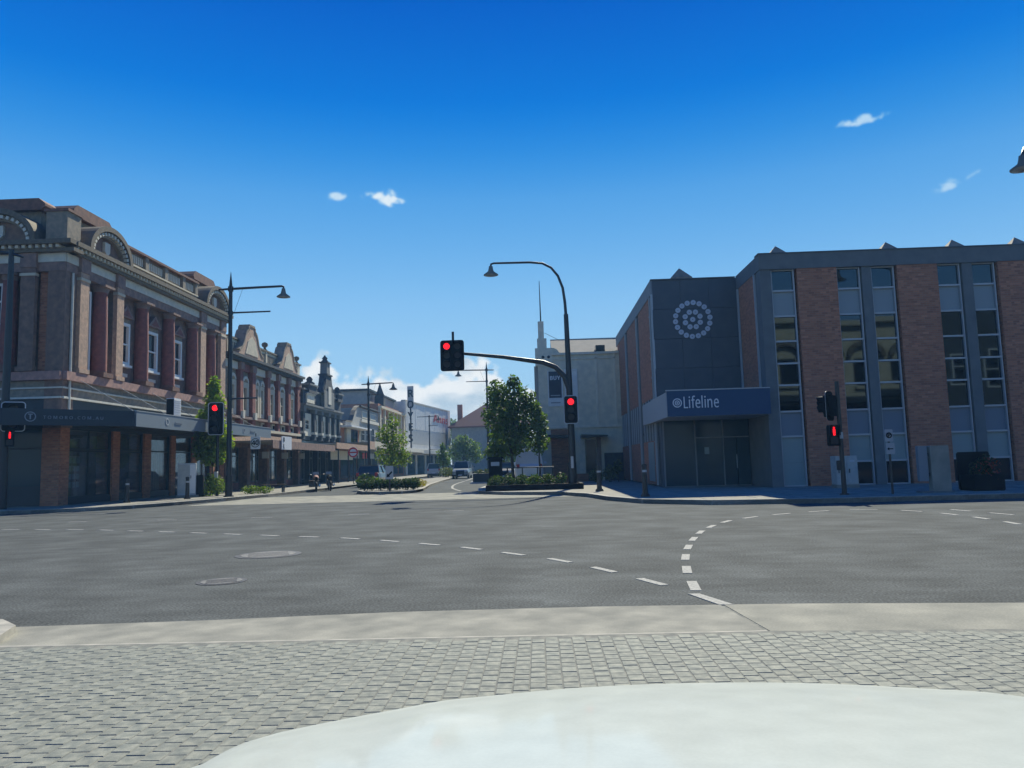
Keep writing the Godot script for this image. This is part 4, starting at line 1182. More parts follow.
func white_building() -> void:
	var o := thing("white_commercial_building", "large pale white windowless building with red lettering and a vertical letter sign", "building", Vector3(-20.4, 0, -116.9))
	var d := Vector3(3.7, 0, -27.1).normalized()
	var L := 27.3
	var t := Transform3D(Basis(d, Vector3.UP, d.cross(Vector3.UP)), Vector3.ZERO)
	part("wall", mb(t).bx(0, L, 0.0, 11.4, -18, -0.2), M.white_wall, o)
	part("front_wall", mb(t).bx(-0.05, L + 0.05, 3.2, 11.4, -0.2, 0.0), M.white_wall, o)
	part("coping", mb(t).bx(-0.1, L + 0.1, 11.4, 11.62, -0.5, 0.15), M.frieze, o)
	part("pier", mb(t).bx(L - 1.6, L, 3.2, 11.38, 0.0, 0.2), M.white_wall, o)
	part("pier", mb(t).bx(0.0, 2.6, 3.2, 11.38, 0.0, 0.2), M.white_wall, o)
	part("recessed_band", mb(t).bx(3.4, L - 2.2, 4.9, 7.1, 0.0, 0.06), M.white_band, o)
	for k in 8:
		part("sheet", mb(t).bx(2.7 + k * 2.85, 5.5 + k * 2.85, 7.3, 11.3, 0.0, 0.05 + 0.02 * (k % 2)), M.white_wall, o)
	part("roof_ridge", mb(t).prism(V2([[3.0, 11.6], [12.0, 11.6], [11.0, 13.6], [4.0, 13.0]]), -14, -9), M.fascia_dark, o)
	letters(o, "Anns", 1.25, t * Transform3D(Basis().scaled(Vector3(2.5, 1, 1)), Vector3(21.2, 9.6, 0.12)), M.sign_red, 700)
	part("awning", mb(t).bx(0.0, L, 3.3, 3.9, 0.0, 2.8), M.frieze, o)
	part("shop_front", mb(t).bx(0.3, L - 0.3, 0.0, 3.2, -0.19, -0.05), M.glass_shop, o)
	for k in 6:
		part("shop_pier", mb(t).bx(0.2 + k * 5.2, 0.9 + k * 5.2, 0.0, 3.2, -0.05, 0.1), M.white_wall, o)
	var sg := part("blade_sign", mb(t).bx(0.3, 0.5, 10.6, 13.7, 0.4, 1.35), M.white_band, o)
	part("sign_post", mb(t).bx(0.32, 0.48, 3.9, 10.6, 0.78, 0.98), M.fascia_dark, sg)
	var word := "ROYES"
	var at := t * Vector3(0.28, 0, 0.88)
	for i in 5:
		letters(sg, word[i], 1.15, Transform3D(Basis(Vector3(1.0, 0, 0.14).normalized(), Vector3.UP, Vector3(-0.14, 0, 1).normalized()), Vector3(at.x, 12.55 - i * 1.72, at.z + 0.06)), M.fascia_dark, 700)

func hipped_house() -> void:
	var o := thing("red_roofed_house", "tall grey house with red hipped roof at the end of the street", "building", Vector3(-8.6, 0, -138))
	part("wall", mb().bx(-7.0, 7.0, 0, 8.3, -10, 0), M.grey_wall, o)
	var rf := mb()
	var e := [Vector3(-7.6, 8.3, 0.6), Vector3(7.6, 8.3, 0.6), Vector3(7.6, 8.3, -10.6), Vector3(-7.6, 8.3, -10.6)]
	var r1 := Vector3(-1.2, 12.6, -5)
	var r2 := Vector3(2.0, 12.6, -5)
	rf.quad(e[0], e[1], r2, r1)
	rf.tri(e[1], e[2], r2)
	rf.quad(e[2], e[3], r1, r2)
	rf.tri(e[3], e[0], r1)
	rf.bx(-7.6, 7.6, 8.1, 8.3, -10.6, 0.6)
	var r := part("roof", rf, M.roof_red, o)
	part("chimney", mb().bx(-6.3, -5.4, 8.5, 12.6, -5, -4), M.brick, r)
	for q in [-4.5, 0.0, 4.2]:
		win(o, Transform3D(), q - 0.6, q + 0.6, 4.6, 6.8, 0.0, 0.1, 0.1, M.window_frame, M.glass_dark, [5.7])
		win(o, Transform3D(), q - 0.6, q + 0.6, 1.2, 3.2, 0.0, 0.1, 0.1, M.window_frame, M.glass_dark, [2.2])

func beige_building() -> void:
	var o := thing("beige_building", "tall beige rendered building with stepped corner parapet, flagpole and dark poster", "building", Vector3(0.1, 0, -50))
	var f := Transform3D()
	part("wall", mb().bx(0.0, 16, 0.0, 8.35, -30, 0.0), M.beige, o)
	part("cornice", mb().bx(0.9, 16, 8.35, 8.5, -0.4, 0.12), M.beige_trim, o)
	var rp := mb()
	rp.quad(V(0.95, 8.5, -0.35), V(16, 8.5, -0.35), V(16, 10.0, -4.6), V(0.95, 10.1, -4.6))
	rp.quad(V(16, 8.5, -0.35), V(16, 8.5, -4.6), V(16, 10.0, -4.6), V(16, 10.0, -4.6))
	rp.quad(V(0.95, 8.5, -4.6), V(0.95, 8.5, -0.35), V(0.95, 10.1, -4.6), V(0.95, 10.1, -4.6))
	part("pale_roof", rp, M.roof_pale, o)
	part("ridge", mb().bx(0.95, 16, 10.02, 10.14, -4.8, -4.55), M.grey_wall, o)
	part("corner_tower", mb().bx(-0.16, 0.95, 7.7, 8.85, -0.9, 0.06), M.beige_trim, o)
	part("corner_tower", mb().bx(0.0, 0.62, 8.85, 9.5, -0.7, 0.02), M.beige_trim, o)
	part("corner_tower", mb().bx(0.08, 0.46, 9.5, 10.65, -0.5, -0.05), M.beige_trim, o)
	part("scroll", mb().arch(0.9, 8.36, 0.55, 0.5, 0.5, -0.4, 0.05, 0.0, PI, 10), M.beige, o)
	for q in [0.35, 0.72]:
		part("vent", mb().prism(round_poly(0.1, 10, Vector2(q, 8.25)), 0.06, 0.075), M.fascia_dark, o)
	part("flagpole", mb().tube([Vector3(0.28, 10.6, -0.25), Vector3(0.26, 13.4, -0.25)], [0.05, 0.02], 6), M.black_metal, o)
	part("stay_wire", mb().tube([Vector3(0.5, 9.9, -0.25), Vector3(1.5, 9.5, -1.0)], [0.015, 0.015], 5), M.black_metal, o)
	part("side_face", mb().bx(-0.25, 0.0, 0.0, 7.7, -30, -0.3), M.grey_wall, o)
	for q in [[3.72, 3.86], [4.95, 5.05]]:
		part("pilaster_strip", mb().bx(q[0], q[1], 3.6, 8.34, 0.0, 0.05), M.beige_trim, o)
	part("string_course", mb().bx(0.0, 16, 3.55, 3.72, 0.0, 0.09), M.beige_trim, o)
	part("string_course", mb().bx(0.0, 16, 8.05, 8.13, 0.0, 0.05), M.beige_trim, o)
	part("roof_vent", mb().bx(3.85, 4.45, 8.5, 9.0, -1.3, -0.4), M.glass_dark, o)
	win(o, f, 1.7, 2.55, 5.0, 7.4, 0.0, 0.09, 0.07, M.white_wall, M.white_wall, [6.3])
	var ps := part("poster", mb().bx(0.68, 1.5, 5.55, 7.28, 0.0, 0.06), M.poster, o)
	part("poster_frame", mb().bx(0.60, 0.68, 5.0, 7.34, 0.0, 0.09).bx(1.5, 1.58, 5.0, 7.34, 0.0, 0.09).bx(0.68, 1.5, 5.0, 5.55, 0.0, 0.07), M.white_wall, ps)
	letters(ps, "BUY", 0.26, Transform3D(Basis(), Vector3(1.08, 6.85, 0.08)), M.sign_white, 700)
	part("strip", mb().bx(0.78, 1.4, 5.68, 5.74, 0.06, 0.07), M.white_band, ps)
	part("strip", mb().bx(0.78, 1.4, 5.2, 5.27, 0.07, 0.08), M.grey_wall, ps)
	# ground floor
	part("mural_panel", mb().bx(0.7, 1.95, 0.6, 3.5, 0.0, 0.05), M.brick, o)
	part("low_wall", mb().bx(0.4, 3.0, 0.0, 0.62, 0.3, 0.6), M.brick, o)
	part("awning", mb().prism(V2([[0.0, 2.95], [0.0, 3.15], [2.1, 3.05], [2.1, 2.9]]), 0.0, 1.4), M.fascia_dark, o)
	part("awning", mb().prism(V2([[2.6, 2.9], [4.3, 2.95], [4.3, 3.02], [2.6, 3.1]]), 0.0, 1.2), M.fascia_dark, o)
	part("door", mb().bx(2.9, 3.6, 0.1, 2.8, 0.0, 0.04), M.glass_dark, o)
	part("pier", mb().bx(2.5, 2.86, 0.0, 2.9, 0.0, 0.1), M.beige_trim, o)
	part("pier", mb().bx(3.64, 3.9, 0.0, 2.9, 0.0, 0.12), M.mauve, o)
	part("roller_door", mb().bx(4.1, 5.6, 0.1, 1.9, 0.0, 0.05), M.blue_stone, o)
	for k in 6:
		part("slat", mb().bx(4.12, 5.58, 0.14 + k * 0.29, 0.40 + k * 0.29, 0.05, 0.075), M.blue_stone, o)

# buildings beside the crossing behind the car: the office windows mirror them
func opposite_buildings() -> void:
	var o := thing("cream_arcaded_building", "cream two-storey building with arched windows, mirrored in the office glass", "building", Vector3(19.0, 0, 3), PI)
	part("wall", mb().bx(-14, 0.0, 0, 13.0, -8, 0), M.cream_wall, o)
	part("cornice", mb().bx(-14.2, 0.2, 12.6, 13.05, 0, 0.5), M.cream_wall, o)
	part("pediment", mb().prism(V2([[-5.2, 13.05], [-0.4, 13.05], [-0.8, 14.0], [-2.8, 14.8], [-4.8, 14.0]]), -0.4, 0.1), M.cream_wall, o)
	for k in 4:
		var c := -2.4 - k * 3.3
		part("window", mb().bx(c - 0.9, c + 0.9, 7.4, 9.6, 0.0, 0.03), M.glass_dark, o)
		part("window_arch", mb().arch(c, 9.8, 1.5, 1.3, 0.4, 0.0, 0.45), M.cornice, o)
		part("sill", mb().bx(c - 1.1, c + 1.1, 7.15, 7.4, 0.0, 0.3), M.cream, o)
	part("awning", mb().bx(-14, 0.0, 5.8, 6.3, 0, 3.0), M.fascia_dark, o)
	part("shop_front", mb().bx(-13.8, -0.2, 0.2, 5.6, 0, 0.04), M.glass_shop, o)
	var p := thing("dark_brick_building", "dark brick building beside the cream arcaded one, mirrored in the office glass", "building", Vector3(33.4, 0, 3), PI)
	part("wall", mb().bx(-14, 0, 0, 13.5, -8, 0), M.blue_stone, p)
	part("coping", mb().bx(-14.1, 0.1, 13.5, 13.7, -8, 0.15), M.cornice, p)
	for k in 4:
		win(p, Transform3D(), -3.0 - k * 3.2, -1.6 - k * 3.2, 7.0, 9.6, 0.0, 0.1, 0.1, M.window_frame, M.glass_dark, [8.3])

# ---------------------------------------------------------------- plants
func leaves(b: MB, blobs: Array, n: int, size: float, base: Color, sd: int, gap := 0.0) -> void:
	var r := RandomNumberGenerator.new()
	r.seed = sd
	var nz := FastNoiseLite.new()
	nz.seed = sd
	nz.frequency = 0.9
	b.colored = true
	var total := 0.0
	for q in blobs:
		total += q[1].x * q[1].y + q[1].y * q[1].z + q[1].x * q[1].z
	for q in blobs:
		var share := int(n * (q[1].x * q[1].y + q[1].y * q[1].z + q[1].x * q[1].z) / total)
		for i in share:
			var d := Vector3(r.randfn(), r.randfn(), r.randfn()).normalized()
			var rad := pow(r.randf(), 0.38) * r.randf_range(0.86, 1.12)
			var p: Vector3 = q[0] + d * q[1] * rad
			if nz.get_noise_3dv(p * 1.6) < gap - 0.25:
				continue
			var nn := (d * 0.5 + Vector3(r.randfn(), r.randfn() + 0.5, r.randfn())).normalized()
			var s := nn.cross(Vector3(r.randfn(), r.randfn(), r.randfn())).normalized()
			var e := nn.cross(s)
			var k := size * r.randf_range(0.6, 1.3)
			var tone := r.randf_range(0.62, 1.38)
			b.c = Color(base.r * tone * r.randf_range(0.85, 1.25), base.g * tone, base.b * tone * r.randf_range(0.8, 1.1))
			b.quad(p - s * k, p - e * k * 0.5 + nn * k * 0.12, p + s * k, p + e * k * 0.5 + nn * k * 0.12)

func tree(called: String, label: String, at: Vector3, trunk_r: float, fork: float, blobs: Array, n: int, size: float, base: Color, sd: int, group := "") -> void:
	var o := thing(called, label, "tree", at, 0.0, group)
	var b := mb()
	b.tube([Vector3(0, 0, 0), Vector3(0.03, fork * 0.5, 0.02), Vector3(0, fork, 0)], [trunk_r, trunk_r * 0.8, trunk_r * 0.66], 8)
	for i in blobs.size():
		var c: Vector3 = blobs[i][0]
		var st := Vector3(0, minf(fork, c.y - 0.1) * (0.85 + 0.05 * (i % 4)), 0)
		b.tube([st, st.lerp(c, 0.5) + Vector3(0.05, 0.08, -0.04), c], [trunk_r * 0.42, trunk_r * 0.28, trunk_r * 0.1], 6)
	part("trunk", b, M.bark, o)
	var l := mb()
	leaves(l, blobs, n, size, base, sd)
	part("crown", l, M.leaf, o)

func bush(called: String, label: String, at: Vector3, blobs: Array, n: int, size: float, base: Color, sd: int, category := "plant", group := "") -> void:
	var o := thing(called, label, category, at, 0.0, group)
	var l := mb()
	leaves(l, blobs, n, size, base, sd, -0.2)
	part("foliage", l, M.leaf, o)
	var s := mb()
	for i in blobs.size():
		s.tube([Vector3(blobs[i][0].x, 0, blobs[i][0].z), blobs[i][0]], [0.03, 0.012], 5)
	part("stem", s, M.bark, o)

func V(x: float, y: float, z: float) -> Vector3:
	return Vector3(x, y, z)

func trees_and_beds() -> void:
	var g1 := Color(0.11, 0.17, 0.035)
	var g2 := Color(0.095, 0.155, 0.035)
	var g3 := Color(0.15, 0.225, 0.05)
	tree("street_tree", "slender young street tree with bright leaves behind the corner traffic signal", V(-17.85, 0.13, -41.6), 0.07, 1.7, [[V(0, 2.3, 0), V(0.85, 0.75, 0.8)], [V(0.1, 3.2, 0.1), V(0.95, 0.8, 0.85)], [V(-0.15, 4.1, 0), V(0.75, 0.75, 0.7)], [V(0.1, 5.0, 0), V(0.6, 0.7, 0.55)], [V(0.05, 5.9, 0), V(0.36, 0.6, 0.35)], [V(0.6, 2.8, -0.2), V(0.5, 0.6, 0.5)], [V(-0.5, 2.6, 0.2), V(0.55, 0.7, 0.5)]], 6500, 0.12, Color(0.21, 0.30, 0.06), 1)
	tree("broadleaf_tree", "dense dark green broadleaf tree beside the mast-arm signal pole", V(-1.5, 0.13, -42.5), 0.11, 1.7, [[V(-0.1, 2.6, 0), V(1.3, 1.0, 1.2)], [V(-0.6, 3.9, 0.2), V(1.0, 1.0, 1.0)], [V(0.5, 3.7, -0.2), V(1.0, 1.1, 1.0)], [V(-0.75, 5.2, 0), V(0.62, 0.75, 0.6)], [V(0.2, 5.0, 0.1), V(0.7, 0.95, 0.7)], [V(0.95, 4.7, 0), V(0.5, 0.8, 0.5)], [V(-0.9, 1.9, 0.2), V(0.7, 0.6, 0.7)], [V(0.2, 5.7, 0), V(0.35, 0.45, 0.35)]], 6500, 0.12, g2, 2)
	tree("broadleaf_tree", "smaller low-branching green tree between the dense tree and beige building", V(0.0, 0.13, -42.0), 0.07, 1.6, [[V(0.0, 2.5, 0), V(0.6, 0.8, 0.6)], [V(0.05, 3.4, 0), V(0.55, 0.7, 0.55)], [V(-0.1, 4.1, 0), V(0.35, 0.5, 0.35)]], 1500, 0.11, g2, 3)
	tree("island_tree", "loose airy green tree growing from the traffic island hedge", V(-9.6, 0.13, -50.0), 0.08, 1.5, [[V(0, 2.0, 0), V(1.15, 0.8, 1.0)], [V(0.3, 2.9, 0), V(0.9, 0.8, 0.8)], [V(-0.35, 3.4, 0), V(0.7, 0.7, 0.7)], [V(0.1, 4.2, 0), V(0.5, 0.6, 0.5)], [V(0.9, 1.8, 0.2), V(0.6, 0.55, 0.6)]], 2600, 0.10, g3, 4)
	tree("median_tree", "small conical green tree among the parked cars", V(-11.5, 0.13, -92.0), 0.09, 1.4, [[V(0, 1.8, 0), V(1.0, 0.7, 0.9)], [V(0, 2.7, 0), V(0.7, 0.7, 0.7)], [V(0, 3.5, 0), V(0.35, 0.5, 0.35)]], 900, 0.16, g2, 5)
	tree("round_tree", "rounded light green tree beside the white building", V(-11.6, 0.0, -118.0), 0.25, 2.4, [[V(-0.6, 3.4, 0), V(2.1, 1.6, 1.8)], [V(0.9, 3.9, 0), V(1.9, 1.5, 1.8)], [V(-0.2, 5.0, 0), V(1.5, 1.1, 1.3)], [V(1.8, 2.6, 0), V(1.3, 1.1, 1.2)]], 2400, 0.22, g1, 6)
	tree("tall_tree", "tall dark tree rising behind the red roof", V(-11.0, 0.0, -172.0), 0.5, 7.0, [[V(0, 13.0, 0), V(2.0, 2.4, 2.0)], [V(1.9, 15.0, 0), V(2.0, 2.2, 2.0)], [V(-1.2, 11.0, 0), V(1.8, 1.8, 1.8)], [V(2.6, 12.0, 0), V(2.2, 2.5, 2.0)], [V(1.2, 17.0, 0), V(1.0, 1.4, 1.0)]], 2600, 0.3, g2, 7)
	tree("far_tree", "dark bushy tree between the white building and red roof", V(-19.5, 0.0, -180.0), 0.4, 4.0, [[V(0, 8.0, 0), V(2.6, 3.4, 2.6)], [V(1.6, 5.5, 0), V(2.6, 2.6, 2.4)], [V(-0.6, 11.0, 0), V(1.4, 1.6, 1.4)]], 2000, 0.3, g2, 8)
	tree("far_tree", "dark bushy tree low behind the hipped house wall", V(-3.0, 0.0, -120.0), 0.3, 2.4, [[V(0, 4.0, 0), V(2.4, 2.2, 2.0)], [V(-1.4, 3.0, 0), V(1.8, 1.6, 1.6)]], 1600, 0.24, g2, 9)
	# hedges and beds
	var hb := []
	for k in 7:
		hb.append([V(-1.35 + k * 0.45, 0.34, 0.15 * sin(k * 2.0)), V(0.36, 0.30, 0.55)])
	bush("clipped_hedge", "low clipped dark hedge on the nose of the traffic island", V(-8.15, 0.13, -41.6), hb, 6500, 0.055, Color(0.03, 0.062, 0.018), 20, "hedge")
	bush("yellow_ground_cover", "yellow-green sunlit ground cover behind the island hedge", V(-7.7, 0.13, -47.0), [[V(-0.5, 0.2, 0), V(0.6, 0.28, 0.8)], [V(0.3, 0.18, 0.3), V(0.55, 0.25, 0.8)], [V(0.0, 0.2, -1.2), V(0.7, 0.28, 0.9)]], 1300, 0.06, Color(0.24, 0.20, 0.03), 21)
	bush("median_shrub", "olive green shrub on the far end of the traffic island", V(-9.6, 0.13, -84.0), [[V(-0.6, 0.5, 0), V(0.9, 0.6, 0.9)], [V(0.5, 0.45, 0), V(0.9, 0.55, 0.9)]], 700, 0.12, Color(0.10, 0.12, 0.035), 22)
	bush("island_shrub", "dark shrub on the traffic island beside the parked dark car", V(-10.2, 0.13, -46.0), [[V(-0.2, 0.45, 0), V(0.6, 0.45, 0.6)], [V(0.4, 0.35, 0.2), V(0.5, 0.35, 0.5)]], 700, 0.08, g2, 23)
	var bed := thing("raised_garden_bed", "dark-walled raised garden bed around the mast-arm signal pole", "garden bed", V(-0.3, 0.13, -36.4))
	part("wall", mb().bx(-2.2, 2.3, 0, 0.26, 0.66, 0.80).bx(-2.2, -2.06, 0, 0.258, -1.6, 0.66).bx(2.16, 2.3, 0, 0.259, -1.6, 0.66).bx(-2.06, 2.16, 0, 0.257, -1.6, -1.46), M.signal_black, bed)
	part("soil", mb().bx(-2.06, 2.16, 0, 0.22, -1.46, 0.66), M.soil, bed)
	for k in 6:
		var x := -2.2 + k * 0.62
		bush("bed_shrub", ["leafy green shrub at the open end of the dark garden bed", "second leafy shrub from the open end of the dark garden bed", "third leafy shrub from the open end of the dark garden bed", "third leafy shrub from the mast-arm pole in the garden bed", "second leafy shrub from the mast-arm pole in the garden bed", "leafy green shrub in the garden bed against the mast-arm pole"][k], V(x, 0.35, -36.5 + 0.2 * sin(k * 3.0)), [[V(0, 0.18, 0), V(0.36, 0.26, 0.42)], [V(0.12, 0.32, -0.2), V(0.26, 0.22, 0.3)]], 520, 0.055, [Color(0.06, 0.10, 0.025), Color(0.04, 0.075, 0.02), Color(0.045, 0.08, 0.022)][k % 3], 30 + k, "plant", "shrubs in the garden bed")
	bush("corner_shrub", "green leafy shrub at the foot of the corner traffic signal", V(-17.1, 0.13, -39.9), [[V(-0.3, 0.35, 0), V(0.5, 0.42, 0.4)], [V(0.35, 0.5, 0.1), V(0.45, 0.5, 0.4)], [V(-0.1, 0.8, 0), V(0.3, 0.4, 0.3)]], 1000, 0.07, g3, 40)
	bush("corner_shrub", "low spreading green shrub beside the corner lamp post", V(-15.6, 0.13, -41.8), [[V(-0.2, 0.22, 0), V(0.6, 0.26, 0.5)], [V(0.6, 0.2, 0), V(0.5, 0.22, 0.5)]], 700, 0.06, g1, 41)
	bush("wall_shrub", "pale flowering shrub at the foot of the beige building", V(3.9, 0.13, -46.5), [[V(-0.5, 0.4, 0), V(0.5, 0.4, 0.5)], [V(0.35, 0.55, 0), V(0.5, 0.5, 0.5)], [V(0.8, 0.9, 0), V(0.35, 0.4, 0.35)]], 900, 0.08, Color(0.14, 0.16, 0.08), 42)

# ---------------------------------------------------------------- lamps
func shade_bell(o: Node, at: Vector3, r: float) -> void:
	var s := part("lamp_shade", mb().lathe(at, [[r * 0.98, -0.10], [r, -0.07], [r * 0.72, 0.0], [r * 0.40, 0.09], [r * 0.30, 0.24], [r * 0.26, 0.34], [0.03, 0.36]], 18), M.lamp_shade, o)
	part("diffuser", mb().lathe(at, [[0.02, -0.135], [r * 0.6, -0.125], [r * 0.93, -0.10]], 18), M.lamp_under, s)

func lamp_post(label: String, at: Vector3, top: float, arm: float, reach: float, stub: float, r: float, low: Array) -> void:
	var o := thing("street_lamp", label, "street lamp", at, 0.0, "black street lamps along the street")
	part("pole", mb().tube([V(0, 0, 0), V(0, 0.05, 0)], [r * 1.9, r * 1.9], 12).tube([V(0, 0.05, 0), V(0, 1.0, 0), V(0, 1.05, 0), V(0, arm * 0.6, 0), V(0, arm + 0.1, 0), V(0, top, 0)], [r * 1.35, r * 1.3, r, r * 0.85, r * 0.7, 0.01], 12), M.black_metal, o)
	var s := signf(reach)
	part("arm", mb().tube([V(-s * stub, arm - 0.02, 0), V(0, arm, 0), V(reach * 0.5, arm + 0.03, 0), V(reach - s * 0.1, arm + 0.05, 0), V(reach, arm + 0.02, 0), V(reach, arm - 0.1, 0)], [r * 0.36, r * 0.5, r * 0.48, r * 0.44, r * 0.44, r * 0.44], 8), M.black_metal, o)
	shade_bell(o, V(reach, arm - 0.42, 0), 0.34)
	part("collar", mb().cyl(0, 0, arm - 0.12, arm + 0.12, r * 1.05, r * 1.05, 10), M.black_metal, o)
	part("stay_wire", mb().tube([V(s * 0.62, arm, 0), V(s * 0.2, arm - 1.2, 0)], [0.008, 0.008], 5), M.black_metal, o)
	for q in low:
		part("banner_arm", mb().tube([V(0, q[0], 0), V(q[1], q[0] + 0.01, 0)], [r * 0.36, r * 0.3], 8), M.black_metal, o)
		part("collar", mb().cyl(0, 0, q[0] - 0.09, q[0] + 0.09, r * 1.05, r * 1.05, 10), M.black_metal, o)

func street_lamps() -> void:
	lamp_post("tall black street lamp with bell shade beside the corner traffic signal", V(-15.45, 0.13, -38), 11.38, 10.50, 2.72, 0.62, 0.13, [[9.26, 2.05], [4.87, 1.4]])
	lamp_post("black street lamp with bell shade beside the traffic island tree", V(-13.75, 0.13, -62), 8.72, 8.04, 2.05, 0.55, 0.11, [[7.15, 1.1]])
	lamp_post("black street lamp standing before the white building", V(-14.2, 0.13, -100), 7.9, 7.7, 1.2, 1.6, 0.10, [[6.5, 1.1], [3.4, 1.2]])
	lamp_post("black street lamp rising behind the dark planter box", V(-4.85, 0.0, -74), 11.3, 10.5, -2.75, 0.7, 0.12, [[9.4, -2.0]])
	var o := thing("street_lamp", "black street lamp arching over the office footpath", "street lamp", V(18.8, -0.37, -24.0), 0.0, "black street lamps along the street")
	part("pole", mb().tube([V(0, 0.5, 0), V(0, 1.5, 0), V(0, 9.4, 0)], [0.16, 0.12, 0.085], 12), M.black_metal, o)
	part("arm", mb().tube([V(0, 9.4, 0), V(-0.1, 10.4, 0), V(-0.6, 11.1, 0), V(-1.4, 11.3, 0), V(-2.7, 11.3, 0), V(-3.15, 11.2, 0), V(-3.25, 10.95, 0)], [0.08, 0.075, 0.07, 0.065, 0.06, 0.06, 0.06], 10), M.black_metal, o)
	shade_bell(o, V(-3.25, 10.62, 0), 0.38)

# ---------------------------------------------------------------- traffic signals
func head(o: Node, t: Transform3D, x0: float, x1: float, y0: float, y1: float, columns: Array, lit: Array, edge: bool) -> void:
	var hd := part("signal_head", mb(t).prism(round_rect(x0, x1, y0, y1, 0.13), -0.03, 0.0), M.signal_black, o)
	if edge:
		var b := mb(t)
		var a := round_rect(x0, x1, y0, y1, 0.13)
		var c := round_rect(x0 + 0.035, x1 - 0.035, y0 + 0.035, y1 - 0.035, 0.10)
		for i in a.size():
			var j := (i + 1) % a.size()
			b.prism(PackedVector2Array([a[i], a[j], c[j], c[i]]), 0.0, 0.008)
		part("border", b, M.signal_edge, hd)
	for cx in columns:
		part("housing", mb(t).chbx(cx - 0.17, cx + 0.17, y0 + 0.12, y1 - 0.12, 0.0, 0.12, 0.03).bx(cx - 0.12, cx + 0.12, y0 + 0.14, y1 - 0.14, -0.18, -0.03), M.signal_black, hd)
		for i in 3:
			var cy := lerpf(y1 - 0.31, y0 + 0.31, i / 2.0)
			var on: bool = lit.has([cx, i])
			part("lens", mb(t).prism(round_poly(0.15, 18, Vector2(cx, cy)), 0.12, 0.15), M.lens_red if on else M.lens_off, hd)
			var vz := mb(t)
			for k in 14:
				var a := -0.25 + (PI + 0.5) * k / 14.0
				var c := -0.25 + (PI + 0.5) * (k + 1) / 14.0
				var p1 := V(cx + 0.175 * cos(a), cy + 0.175 * sin(a), 0.12)
				var p2 := V(cx + 0.175 * cos(c), cy + 0.175 * sin(c), 0.12)
				var l1 := 0.16 + 0.08 * maxf(0.0, sin(a))
				var l2 := 0.16 + 0.08 * maxf(0.0, sin(c))
				vz.quad(p1, p2, p2 + V(0, 0, l2), p1 + V(0, 0, l1))
			part("visor", vz, M.signal_black, hd)

func ped_head(o: Node, t: Transform3D, lit: bool) -> void:
	var hd := part("pedestrian_head", mb(t).chbx(-0.16, 0.16, -0.32, 0.32, -0.1, 0.1, 0.03), M.signal_black, o)
	var m: Material = M.lens_red if lit else M.lens_off
	part("walking_figure", mb(t).chbx(-0.035, 0.035, 0.07, 0.20, 0.1, 0.115, 0.012).prism(round_poly(0.03, 10, Vector2(0, 0.235)), 0.1, 0.115).bx(-0.03, -0.005, 0.0, 0.07, 0.1, 0.115).bx(0.005, 0.03, 0.0, 0.07, 0.1, 0.115), m, hd)
	part("lens", mb(t).chbx(-0.11, 0.11, -0.26, -0.04, 0.1, 0.108, 0.02), M.lens_off, hd)
	part("visor", mb(t).bx(-0.16, 0.16, 0.30, 0.32, 0.1, 0.24).bx(-0.16, -0.145, 0.0, 0.30, 0.1, 0.2).bx(0.145, 0.16, 0.0, 0.30, 0.1, 0.2), M.signal_black, hd)

